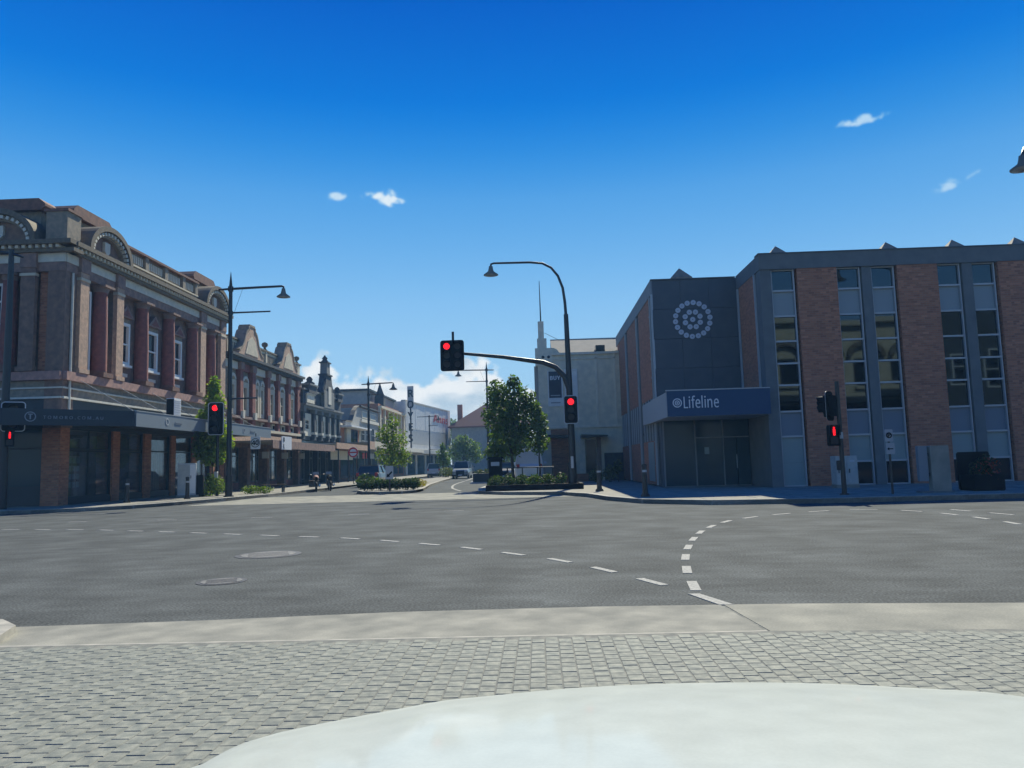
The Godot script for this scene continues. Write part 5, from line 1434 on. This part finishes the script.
func signals() -> void:
	# mast arm with lamp
	var o := thing("mast_arm_signal", "tall black mast-arm traffic signal with red lights and an arched lamp", "traffic light", V(1.54, 0.13, -36.5))
	part("pole", mb().tube([V(0, 0, 0), V(0, 0.06, 0)], [0.3, 0.3], 12).tube([V(0, 0.06, 0), V(0, 1.2, 0), V(0.02, 1.25, 0), V(0, 5.0, 0), V(-0.04, 8.3, 0)], [0.21, 0.20, 0.17, 0.14, 0.11], 14), M.black_metal, o)
	part("lamp_arm", mb().tube([V(-0.04, 8.2, 0), V(-0.07, 8.9, 0), V(-0.15, 9.6, 0), V(-0.36, 10.2, 0), V(-0.68, 10.62, 0), V(-1.1, 10.85, 0), V(-1.7, 10.92, 0), V(-3.45, 10.94, 0), V(-3.58, 10.9, 0), V(-3.6, 10.78, 0)], [0.075, 0.07, 0.065, 0.062, 0.06, 0.058, 0.056, 0.05, 0.05, 0.05], 10), M.black_metal, o)
	shade_bell(o, V(-3.6, 10.45, 0), 0.36)
	part("signal_arm", mb().tube([V(0.0, 4.1, 0.02), V(-0.02, 4.7, 0.02), V(-0.22, 5.3, 0.03), V(-0.62, 5.75, 0.04), V(-1.2, 6.0, 0.05), V(-3.1, 6.32, 0.06), V(-5.1, 6.56, 0.07)], [0.14, 0.135, 0.13, 0.12, 0.115, 0.09, 0.07], 12), M.black_metal, o)
	var at := V(-5.55, 0, 0.2)
	head(o, Transform3D(Basis(), at), -0.56, 0.58, 5.71, 7.2, [-0.24, 0.27], [[-0.24, 0]], false)
	part("bracket", mb().tube([V(-5.5, 7.1, 0.1), V(-5.5, 7.62, 0.1)], [0.06, 0.06], 8).tube([V(-5.1, 6.56, 0.07), V(-5.6, 6.56, 0.1)], [0.07, 0.05], 8), M.black_metal, o)
	head(o, Transform3D(Basis(), V(0.02, 0, 0.34)), -0.34, 0.34, 3.02, 4.36, [0.0], [[0.0, 0]], true)
	part("bracket", mb().bx(-0.05, 0.05, 4.0, 4.08, 0.1, 0.2).bx(-0.05, 0.05, 3.3, 3.38, 0.1, 0.2), M.black_metal, o)
	part("notice", mb().bx(-0.06, 0.06, 0.95, 1.5, 0.205, 0.215), M.aluminium, o)
	# corner signal
	var c := thing("traffic_signal", "white-bordered traffic signal showing red before the slender street tree", "traffic light", V(-16.88, 0.13, -40.0), 0.0, "post-mounted traffic signals")
	part("pole", mb().tube([V(0, 0, 0), V(0, 4.7, 0)], [0.08, 0.07], 10), M.black_metal, c)
	head(c, Transform3D(Basis(), V(0, 0, 0.26)), -0.42, 0.42, 3.16, 4.88, [0.0], [[0.0, 0]], true)
	part("bracket", mb().bx(-0.04, 0.04, 3.5, 3.6, 0.05, 0.14).bx(-0.04, 0.04, 4.3, 4.4, 0.05, 0.14), M.black_metal, c)
	part("push_button", mb().chbx(-0.08, 0.08, 0.9, 1.25, 0.08, 0.2, 0.02), M.aluminium, c)
	# pole at the frame edge with lamp arm, unlit head and red pedestrian light
	var p := thing("traffic_signal", "tall black pole with dark signal board and small red pedestrian light by the brick shop", "traffic light", V(-21.3, 0.13, -30.0), 0.0, "post-mounted traffic signals")
	part("pole", mb().tube([V(0, 0, 0), V(0, 3.0, 0), V(0, 10.5, 0)], [0.19, 0.16, 0.10], 12), M.black_metal, p)
	part("arm", mb().tube([V(-2.4, 10.75, 0), V(0, 10.35, 0), V(0.5, 10.18, 0)], [0.05, 0.06, 0.04], 8), M.black_metal, p)
	head(p, Transform3D(Basis(Vector3.UP, 0.5), V(0.42, 0, 0.12)), -0.42, 0.42, 3.05, 4.25, [0.0], [], true)
	part("bracket", mb().tube([V(0, 3.6, 0), V(0.35, 3.6, 0.02)], [0.03, 0.03], 6).tube([V(0, 2.85, 0), V(0.2, 2.85, 0.05)], [0.03, 0.03], 6), M.black_metal, p)
	ped_head(p, Transform3D(Basis(Vector3.UP, 0.6), V(0.30, 2.78, 0.1)), true)
	# right footpath
	var q := thing("traffic_signal", "black signal pole with dark head and red standing figure before the brick office", "traffic light", V(9.34, 0.13, -24.2), 0.0, "post-mounted traffic signals")
	part("pole", mb().tube([V(0, 0, 0), V(0, 0.04, 0)], [0.14, 0.14], 12).tube([V(0, 0.04, 0), V(0, 3.5, 0)], [0.075, 0.065], 10), M.black_metal, q)
	head(q, Transform3D(Basis(Vector3.UP, -2.3), V(-0.28, 0, 0.0)), -0.26, 0.26, 2.28, 3.2, [0.0], [], true)
	part("bracket", mb().tube([V(0, 3.0, 0), V(-0.26, 3.0, 0)], [0.025, 0.025], 6).tube([V(0, 1.9, 0), V(-0.2, 1.9, 0)], [0.025, 0.025], 6), M.black_metal, q)
	ped_head(q, Transform3D(Basis(), V(-0.24, 1.82, 0.05)), true)
	part("push_button", mb().chbx(-0.16, -0.07, 0.75, 1.05, -0.06, 0.06, 0.02), M.black_metal, q)
	part("band", mb().cyl(0, 0, 1.72, 1.92, 0.085, 0.085, 10), M.aluminium, q)

# ---------------------------------------------------------------- signs and small things
func sign_post(called: String, label: String, at: Vector3, h: float, r := 0.035) -> Node3D:
	var o := thing(called, label, "sign", at)
	part("post", mb().tube([V(0, 0, 0), V(0, h, 0)], [r, r], 8), M.black_metal, o)
	return o

func bollard(label: String, at: Vector3, h: float, r: float, group := "") -> void:
	var o := thing("bollard", label, "bollard", at, 0.0, group)
	part("post", mb().lathe(V(0, 0, 0), [[r * 1.7, 0.0], [r * 1.7, 0.05], [r * 1.05, 0.12], [r, 0.2], [r * 0.86, h - 0.12], [r, h - 0.08], [r, h - 0.02], [0.02, h]], 12), M.black_metal, o)
	part("band", mb().cyl(0, 0, h - 0.28, h - 0.2, r * 0.95, r * 0.95, 12), M.aluminium, o)

func signs_and_furniture() -> void:
	var s := sign_post("speed_sign", "white speed sign with a ring reading 40 under the shop awning", V(-16.15, -0.1, -43.5), 3.6)
	part("plate", mb().prism(round_rect(-0.28, 0.28, 2.7, 3.42, 0.05), 0.04, 0.06), M.sign_white, s)
	ring("ring", s, Transform3D(Basis(), V(0, 3.06, 0.06)), 0.26, 0.225, 0.008, M.signal_black)
	letters(s, "40", 0.27, Transform3D(Basis(), V(0, 3.06, 0.07)), M.signal_black, 700)
	s = sign_post("keep_left_sign", "keep-left arrow sign on a black post at the island nose", V(-7.75, 0.13, -39.75), 1.25, 0.05)
	part("plate", mb().prism(round_rect(-0.2, 0.2, 0.62, 1.3, 0.04), 0.05, 0.07), M.sign_side, s)
	part("arrow", mb(Transform3D(Basis(Vector3(0, 0, 1), deg_to_rad(225)), V(0, 0.86, 0.07))).prism(V2([[-0.2, -0.04], [0.04, -0.04], [0.04, -0.11], [0.2, 0.0], [0.04, 0.11], [0.04, 0.04], [-0.2, 0.04]]), 0, 0.008), M.signal_black, s)
	s = sign_post("no_entry_sign", "round red-bordered sign on a post outside the dark ornate shops", V(-14.9, 0.13, -61.5), 2.9)
	part("plate", mb().prism(round_poly(0.42, 20, Vector2(0, 2.5)), 0.04, 0.06), M.sign_white, s)
	ring("ring", s, Transform3D(Basis(), V(0, 2.5, 0.06)), 0.40, 0.29, 0.008, M.sign_red)
	part("bar", mb().bx(-0.28, 0.28, 2.45, 2.55, 0.06, 0.07), M.sign_red, s)
	s = sign_post("parking_sign", "two small white parking plates on a black post before the office", V(10.62, 0.13, -23.8), 1.95)
	part("plate", mb().prism(round_rect(-0.12, 0.12, 1.58, 1.95, 0.03), 0.03, 0.04), M.sign_side, s)
	part("plate", mb().prism(round_rect(-0.11, 0.15, 1.2, 1.54, 0.03), 0.03, 0.04), M.sign_side, s)
	ring("ring", s, Transform3D(Basis(), V(0, 1.77, 0.04)), 0.09, 0.06, 0.006, M.signal_black)
	letters(s, "P", 0.14, Transform3D(Basis(), V(0.0, 1.77, 0.042)), M.signal_black, 700)
	part("arrow", mb().prism(V2([[-0.08, 1.36], [-0.02, 1.31], [-0.02, 1.345], [0.1, 1.345], [0.1, 1.375], [-0.02, 1.375], [-0.02, 1.41]]), 0.04, 0.046), M.signal_black, s)
	# controller cabinets
	var c := thing("control_cabinet", "pale grey signal control cabinet with two doors beside the corner bollard", "cabinet", V(-17.8, 0.13, -38.9), 0.35)
	part("plinth", mb().bx(-0.62, 0.42, 0.0, 0.12, -0.3, 0.34), M.concrete, c)
	part("casing", mb().chbx(-0.58, 0.28, 0.12, 1.72, -0.28, 0.30, 0.03), M.cabinet_pale, c)
	part("door", mb().chbx(-0.55, -0.02, 0.2, 1.65, 0.30, 0.32, 0.02), M.cabinet, c)
	var dr := part("door", mb().chbx(0.0, 0.26, 0.2, 1.65, 0.30, 0.32, 0.02), M.white_paint, c)
	part("handle", mb().bx(0.03, 0.06, 0.95, 1.1, 0.32, 0.35), M.black_metal, dr)
	part("side_box", mb().chbx(0.285, 0.62, 0.02, 1.1, -0.25, 0.2, 0.02), M.signal_black, c)
	c = thing("control_cabinet", "beige metal control cabinet against the office brick panel", "cabinet", V(11.4, 0.13, -29.4))
	part("plinth", mb().bx(-0.42, 0.42, 0.0, 0.12, -0.26, 0.26), M.concrete, c)
	part("casing", mb().chbx(-0.40, 0.40, 0.12, 1.18, -0.25, 0.25, 0.02), M.cabinet, c)
	for x in [-0.38, 0.01]:
		var d2 := part("door", mb().chbx(x, x + 0.37, 0.16, 1.15, 0.25, 0.268, 0.012), M.cabinet, c)
		part("handle", mb().bx(x + 0.06, x + 0.09, 0.55, 0.7, 0.268, 0.29), M.black_metal, d2)
		part("vent", mb().bx(x + 0.1, x + 0.28, 0.95, 1.02, 0.268, 0.272), M.signal_edge, d2)
	var m := thing("concrete_pylon", "plain pale concrete slab pylon standing on the office footpath", "pylon", V(12.2, 0.13, -24.1))
	part("slab", mb().chbx(-0.28, 0.28, 0.0, 1.42, -0.12, 0.12, 0.025), M.concrete, m)
	part("side_plate", mb().chbx(-0.62, -0.34, 0.35, 1.42, -0.1, 0.05, 0.015), M.fascia_grey, m)
	part("base", mb().bx(-0.66, 0.32, 0.0, 0.05, -0.18, 0.18), M.office_concrete, m)
	part("link", mb().bx(-0.35, -0.27, 0.5, 0.6, -0.06, 0.0).bx(-0.35, -0.27, 1.1, 1.2, -0.06, 0.0), M.black_metal, m)
	var pl := thing("flower_planter", "dark planter box full of pink and red flowers beside the office windows", "planter", V(13.75, 0.13, -24.6))
	part("box", mb().chbx(-0.45, 0.45, 0.0, 0.5, -0.4, 0.4, 0.04), M.signal_black, pl)
	part("back_panel", mb().chbx(-0.5, 0.5, 0.0, 1.2, -0.46, -0.405, 0.05), M.signal_black, pl)
	var fl := mb()
	leaves(fl, [[V(0, 0.6, 0), V(0.42, 0.34, 0.34)], [V(0.15, 0.85, 0), V(0.3, 0.25, 0.3)]], 700, 0.045, Color(0.05, 0.07, 0.03), 51, -0.4)
	part("foliage", fl, M.leaf, pl)
	var fr := mb()
	leaves(fr, [[V(0.05, 0.55, 0.1), V(0.42, 0.4, 0.36)], [V(0.2, 0.85, 0.1), V(0.3, 0.2, 0.3)]], 240, 0.05, Color(0.42, 0.10, 0.09), 52, -0.4)
	part("blossom", fr, M.leaf, pl)
	bollard("black bollard at the corner of the garden bed paving", V(2.45, 0.13, -32.2), 1.05, 0.10, "bollards at the kerb")
	bollard("black bollard on the footpath corner outside the blue-signed entrance", V(3.55, 0.13, -26.4), 1.1, 0.09, "bollards at the kerb")
	bollard("black bollard at the kerb beside the pale control cabinet", V(-16.75, 0.13, -36.3), 1.05, 0.09, "bollards at the kerb")
	bollard("black bollard outside the corner shop window of cards", V(-18.2, 0.13, -33.6), 1.05, 0.09, "bollards at the kerb")
	# planter in the roadway
	var p2 := thing("planter_box", "dark rectangular planter box with grasses at the edge of the roadway", "planter", V(-4.15, 0.0, -57.5))
	part("box", mb().chbx(-0.75, 0.75, 0.1, 0.72, -0.9, 0.9, 0.05), M.fascia_dark, p2)
	part("plinth", mb().bx(-0.95, 0.85, 0.0, 0.1, -1.0, 1.0), M.signal_edge, p2)
	var gr := mb()
	leaves(gr, [[V(-0.3, 0.8, 0), V(0.45, 0.25, 0.7)], [V(0.35, 0.82, 0), V(0.4, 0.28, 0.7)]], 500, 0.07, Color(0.05, 0.065, 0.03), 53, -0.4)
	part("foliage", gr, M.leaf, p2)
	# railing by the trees
	var rl := thing("safety_railing", "black tubular railing behind the garden bed shrubs", "railing", V(-1.6, 0.13, -38.4))
	for k in 4:
		part("post", mb().tube([V(k * 0.75, 0, 0), V(k * 0.75, 1.05, 0)], [0.03, 0.03], 8), M.black_metal, rl)
	for y in [0.5, 1.03]:
		part("rail", mb().tube([V(-0.05, y, 0), V(2.3, y, 0)], [0.025, 0.025], 8), M.black_metal, rl)
	var bn := thing("litter_bin", "tall dark litter bin under the dense green tree", "bin", V(-2.3, 0.13, -40.5))
	part("body", mb().chbx(-0.34, 0.34, 0.08, 1.5, -0.34, 0.34, 0.05), M.signal_black, bn)
	part("lid", mb().chbx(-0.38, 0.38, 1.5, 1.62, -0.38, 0.38, 0.04), M.signal_black, bn)
	part("slot", mb().bx(-0.22, 0.22, 1.15, 1.35, 0.34, 0.35), M.aluminium, bn)
	for k in 2:
		var bt := thing("bench_seat", ["timber slat seat beside the corner lamp post", "timber slat seat outside the terrace shop windows"][k], "bench", [V(-15.0, 0.13, -43.2), V(-16.2, 0.13, -55.0)][k], [0.0, PI / 2][k])
		for j in 3:
			part("slat", mb().bx(-0.7, 0.7, 0.43, 0.46, -0.2 + j * 0.15, -0.08 + j * 0.15), M.timber, bt)
		for j in [-0.55, 0.55]:
			part("leg", mb().bx(j - 0.03, j + 0.03, 0, 0.43, -0.18, 0.2), M.black_metal, bt)

# ---------------------------------------------------------------- vehicles
func loft(b: MB, st: Array) -> void:   # st: [z, half width, y bottom, y top, shoulder]
	var rings := []
	for s in st:
		var z: float = s[0]
		var w: float = s[1]
		var y0: float = s[2]
		var y1: float = s[3]
		var m: float = lerpf(y0, y1, 0.55)
		rings.append([V(-w * 0.86, y0, z), V(w * 0.86, y0, z), V(w * 0.97, y0 + 0.12, z), V(w, m, z), V(w * 0.95, y1 - 0.08, z), V(w * 0.84, y1, z), V(-w * 0.84, y1, z), V(-w * 0.95, y1 - 0.08, z), V(-w, m, z), V(-w * 0.97, y0 + 0.12, z)])
	for i in rings.size() - 1:
		for k in 10:
			var k2 := (k + 1) % 10
			b.quad(rings[i + 1][k], rings[i + 1][k2], rings[i][k2], rings[i][k])
	for e in [0, rings.size() - 1]:
		for k in range(1, 9):
			if e == 0:
				b.tri(rings[e][0], rings[e][k + 1], rings[e][k])
			else:
				b.tri(rings[e][0], rings[e][k], rings[e][k + 1])

func wheel(o: Node, at: Vector3, r: float, w: float) -> void:
	var t := part("wheel", mb().tube([at + V(-w / 2, 0, 0), at + V(-w / 2 + 0.02, 0, 0), at + V(w / 2 - 0.02, 0, 0), at + V(w / 2, 0, 0)], [r * 0.92, r, r, r * 0.92], 18), M.tyre, o)
	for s in [-1.0, 1.0]:
		part("rim", mb().tube([at + V(s * w * 0.45, 0, 0), at + V(s * (w * 0.5 + 0.012), 0, 0)], [r * 0.66, r * 0.6], 14), M.rim, t)

func car(called: String, label: String, at: Vector3, turn: float, paint: Color, tall: float, long: float, group: String, van := false) -> void:
	var o := thing(called, label, "car", at, turn, group)
	var pm := StandardMaterial3D.new()
	pm.albedo_color = paint.linear_to_srgb()
	pm.roughness = 0.35
	pm.metallic = 0.1
	pm.clearcoat_enabled = true
	pm.clearcoat = 0.7
	pm.clearcoat_roughness = 0.06
	var h := long / 2
	var y := 0.60 + tall * 0.26
	var b := mb()
	loft(b, [[-h, 0.66, 0.36, y - 0.28], [-h + 0.12, 0.80, 0.26, y - 0.16], [-h + 0.9, 0.88, 0.22, y - 0.03], [-h + 1.25, 0.89, 0.21, y + 0.02], [h - 0.7, 0.89, 0.22, y + 0.04], [h - 0.12, 0.84, 0.28, y + 0.02], [h, 0.72, 0.38, y - 0.1]])
	part("body", b, pm, o)
	var f0 := -h + 1.05
	var f1 := -h + 1.75
	var r1 := h - (0.25 if tall > 1.6 or van else 0.9)
	var r0 := h - (0.12 if tall > 1.6 or van else 0.35)
	var cab := mb()
	var lo := [V(-0.80, y - 0.05, f0), V(0.80, y - 0.05, f0), V(0.80, y - 0.05, r0), V(-0.80, y - 0.05, r0)]
	var hi := [V(-0.62, tall - 0.05, f1), V(0.62, tall - 0.05, f1), V(0.62, tall - 0.05, r1), V(-0.62, tall - 0.05, r1)]
	for k in 4:
		var k2 := (k + 1) % 4
		cab.quad(lo[k2], lo[k], hi[k], hi[k2])
	part("windows", cab, M.glass_shop if not van else pm, o)
	part("roof", mb().slab(V2([[-0.65, f1 - 0.03], [0.65, f1 - 0.03], [0.65, r1 + 0.03], [-0.65, r1 + 0.03]]), tall - 0.07, tall - 0.005).slab(V2([[-0.56, f1 + 0.08], [0.56, f1 + 0.08], [0.56, r1 - 0.08], [-0.56, r1 - 0.08]]), tall - 0.005, tall + 0.025), pm, o)
	for k in 4:
		part("pillar", mb().tube([lo[k], hi[k]], [0.045, 0.04], 6), pm, o)
	for s in [-1.0, 1.0]:
		part("pillar", mb().tube([V(s * 0.80, y - 0.03, (f0 + r0) / 2), V(s * 0.635, tall - 0.05, (f1 + r1) / 2)], [0.04, 0.04], 6), pm, o)
		part("headlight", mb().chbx(s * 0.6 - 0.16, s * 0.6 + 0.16, y - 0.32, y - 0.17, -h - 0.01, -h + 0.2, 0.03), M.head_light, o)
		part("tail_light", mb().chbx(s * 0.66 - 0.09, s * 0.66 + 0.09, y - 0.22, y + 0.02, h - 0.2, h + 0.012, 0.02), M.tail_light, o)
		part("mirror", mb().chbx(s * 0.97 - 0.09, s * 0.97 + 0.09, y + 0.02, y + 0.16, f0 + 0.28, f0 + 0.42, 0.02), pm, o)
	part("grille", mb().chbx(-0.42, 0.42, 0.42, y - 0.26, -h - 0.012, -h + 0.1, 0.03), M.signal_black, o)
	part("bumper", mb().chbx(-0.74, 0.74, 0.30, 0.42, -h - 0.03, -h + 0.1, 0.03).chbx(-0.76, 0.76, 0.34, 0.48, h - 0.1, h + 0.03, 0.03), M.signal_black, o)
	part("number_plate", mb().bx(-0.2, 0.2, 0.5, 0.61, h + 0.01, h + 0.035).bx(-0.2, 0.2, 0.33, 0.43, -h - 0.045, -h - 0.02), M.sign_white, o)
	for s in [-0.76, 0.76]:
		for z in [-h + 0.82, h - 0.85]:
			wheel(o, V(s, 0.33, z), 0.33, 0.2)

func bike(label: String, at: Vector3, turn: float, tank: Material) -> void:
	var o := thing("motorcycle", label, "motorcycle", at, turn, "motorcycles parked at the kerb")
	for z in [-0.7, 0.7]:
		var w := mb()
		var path := []
		var rad := []
		for k in 19:
			var a := TAU * k / 18.0
			path.append(V(0, 0.31 + 0.25 * sin(a), z + 0.25 * cos(a)))
			rad.append(0.06)
		w.tube(path, rad, 7, false)
		var wl := part("wheel", w, M.tyre, o)
		part("rim", mb().tube([V(-0.05, 0.31, z), V(0.05, 0.31, z)], [0.2, 0.2], 12), M.rim, wl)
	part("fork", mb().tube([V(-0.09, 0.31, -0.72), V(-0.09, 0.95, -0.45)], [0.03, 0.03], 6).tube([V(0.09, 0.31, -0.72), V(0.09, 0.95, -0.45)], [0.03, 0.03], 6), M.rim, o)
	part("handlebar", mb().tube([V(-0.38, 1.05, -0.3), V(-0.2, 1.02, -0.42), V(0.2, 1.02, -0.42), V(0.38, 1.05, -0.3)], [0.025, 0.02, 0.02, 0.025], 6), M.black_metal, o)
	var fuel := mb()
	fuel.tube([V(0, 0.8, -0.4), V(0, 0.86, -0.3), V(0, 0.86, -0.05), V(0, 0.76, 0.1)], [0.06, 0.17, 0.16, 0.06], 10)
	part("fuel_tank", fuel, tank, o)
	part("seat", mb().tube([V(0, 0.76, 0.05), V(0, 0.78, 0.25), V(0, 0.82, 0.7)], [0.1, 0.14, 0.09], 8), M.signal_black, o)
	part("engine", mb().chbx(-0.18, 0.18, 0.3, 0.65, -0.3, 0.22, 0.06), M.iron, o)
	part("exhaust", mb().tube([V(0.17, 0.4, -0.1), V(0.2, 0.32, 0.3), V(0.2, 0.4, 0.85)], [0.04, 0.05, 0.06], 8), M.rim, o)
	part("headlight", mb().tube([V(0, 0.9, -0.55), V(0, 0.9, -0.68)], [0.07, 0.1], 10), M.head_light, o)
	part("windscreen", mb().chbx(-0.18, 0.18, 0.98, 1.2, -0.55, -0.53, 0.04), M.sign_side, o)

func cars() -> void:
	var g := "cars parked and driving along the street"
	car("oncoming_car", "grey four-wheel drive coming down the street", V(-8.0, 0.006, -80), PI, Color(0.16, 0.20, 0.22), 1.78, 4.7, g)
	car("parked_wagon", "silver wagon parked at the island kerb, seen from behind", V(-12.6, 0, -94), 0.0, Color(0.42, 0.43, 0.44), 1.7, 4.6, g)
	car("parked_car", "dark blue car parked ahead of the silver wagon", V(-12.7, 0, -104), 0.0, Color(0.02, 0.03, 0.06), 1.75, 4.5, g)
	car("parked_car", "white car parked far along the street by the round tree", V(-13.6, 0, -122), 0.0, Color(0.6, 0.62, 0.64), 1.5, 4.4, g)
	car("parked_car", "pale blue car parked at the far bend of the street", V(-13.2, 0, -133), 0.2, Color(0.25, 0.32, 0.45), 1.5, 4.4, g)
	car("parked_car", "dark grey car at the far kerb beside the oncoming four-wheel drive", V(-11.8, 0, -128), 0.0, Color(0.05, 0.055, 0.06), 1.48, 4.4, g)
	car("parked_car", "black car with pale roof parked beside the island shrub", V(-12.1, 0, -56), 0.0, Color(0.03, 0.033, 0.036), 1.55, 4.4, g)
	car("parked_car", "silver car parked behind the dark planter box", V(-3.9, 0, -80), PI, Color(0.3, 0.31, 0.33), 1.5, 4.4, g)
	car("parked_car", "dark hatchback parked under the dense green tree", V(-3.0, 0.0, -66), PI, Color(0.03, 0.035, 0.045), 1.5, 4.2, g)
	car("delivery_van", "white delivery van parked beyond the broadleaf trees", V(-0.6, 0.13, -48), 0.0, Color(0.7, 0.71, 0.72), 2.2, 4.8, g, true)
	bike("motorcycle with pinkish tank parked at the kerb outside the terrace", V(-13.75, 0.0, -47.2), 0.3, M.pink_band)
	bike("black motorcycle parked at the kerb beside the pinkish one", V(-13.3, 0.0, -48.6), 0.35, M.signal_black)

# ---------------------------------------------------------------- the car the photograph was taken from
func own_car() -> void:
	var o := thing("white_car", "white car whose wide bonnet stands on the pavers at the crossing", "car", V(0.27, 0.017, 0.0))
	var pm := mat("car_white", 0.49, 0.525, 0.49, 0.7, "dust", 1.1)
	pm.clearcoat_enabled = true
	pm.metallic_specular = 0.1
	pm.clearcoat = 0.5
	pm.clearcoat_roughness = 0.09
	var W := 0.90
	var nose := 1.7814
	var kd := [0.0, 0.4, 0.65, 0.82, 0.92, 0.98, 1.0]
	var kh := [1.032, 1.002, 0.967, 0.912, 0.832, 0.702, 0.552]
	var b := mb()
	var nx := 60
	var nt := 60
	var pts := []
	for i in nx + 1:
		var x := lerpf(-W, W, float(i) / nx)
		var a := absf(x) / W
		var row := []
		for j in nt + 1:
			var t := float(j) / nt
			# smooth profile through the key heights
			var k := 0
			while k < 5 and t > kd[k + 1]:
				k += 1
			var m0: float = (kh[k + 1] - kh[maxi(k - 1, 0)]) / (kd[k + 1] - kd[maxi(k - 1, 0)])
			var m1: float = (kh[mini(k + 2, 6)] - kh[k]) / (kd[mini(k + 2, 6)] - kd[k])
			var hh: float = kd[k + 1] - kd[k]
			var s: float = clampf((t - kd[k]) / hh, 0, 1)
			var y: float = (2 * s * s * s - 3 * s * s + 1) * kh[k] + (s * s * s - 2 * s * s + s) * hh * m0 + (-2 * s * s * s + 3 * s * s) * kh[k + 1] + (s * s * s - s * s) * hh * m1
			y -= 0.0252 * a * a + 0.0376 * pow(maxf(0.0, a - 0.8) / 0.2, 2.0)
			# raised centre panel with a soft crease
			var inner := smoothstep(0.83, 0.79, a) * smoothstep(0.76, 0.72, t)
			y += 0.016 * inner - 0.019 + 0.006 * exp(-pow((a - 0.5) / 0.06, 2.0)) * smoothstep(0.9, 0.5, t)
			var d := 0.6 + (nose - 0.4427 * pow(a, 2.2929) - 0.6) * t
			row.append(V(x, y - 0.017, -d))
		pts.append(row)
	for i in nx + 1:
		for j in nt + 1:
			var du: Vector3 = pts[mini(i + 1, nx)][j] - pts[maxi(i - 1, 0)][j]
			var dv: Vector3 = pts[i][mini(j + 1, nt)] - pts[i][maxi(j - 1, 0)]
			b.vert(pts[i][j], du.cross(dv))
	for i in nx:
		for j in nt:
			var q := i * (nt + 1) + j
			b.ix.append_array(PackedInt32Array([q, q + 1, q + nt + 2, q, q + nt + 2, q + nt + 1]))
	part("bonnet", b, pm, o)
	# flanks and nose under the bonnet
	var sk := mb()
	var rim := []
	for j in nt + 1:
		rim.append(pts[0][j])
	for i in range(1, nx + 1):
		rim.append(pts[i][nt])
	for j in range(nt - 1, -1, -1):
		rim.append(pts[nx][j])
	for i in rim.size() - 1:
		var a: Vector3 = rim[i]
		var c: Vector3 = rim[i + 1]
		sk.quad(V(a.x, 0.25, a.z), V(c.x, 0.25, c.z), c, a)
	part("front_body", sk, pm, o)
	part("side_body", mb().bx(-0.90, -0.84, 0.25, 0.98, -0.6, 2.6).bx(0.84, 0.90, 0.25, 0.98, -0.6, 2.6).bx(-0.84, 0.84, 0.25, 0.98, 2.54, 2.6), pm, o)
	part("floor", mb().bx(-0.84, 0.84, 0.25, 0.32, -1.3, 2.54), M.signal_black, o)
	part("dashboard", mb().bx(-0.82, 0.82, 0.7, 0.985, -0.62, -0.30), M.signal_black, o)
	part("grille", mb().chbx(-0.36, 0.36, 0.34, 0.50, -1.80, -1.70, 0.03), M.signal_black, o)
	for s in [-1.0, 1.0]:
		part("headlight", mb(yrot(s * -18.0, V(s * 0.58, 0.47, -1.62))).chbx(-0.16, 0.16, -0.06, 0.06, -0.06, 0.1, 0.03), M.head_light, o)
		for z in [-1.0, 1.75]:
			wheel(o, V(s * 0.80, 0.33, z), 0.33, 0.2)
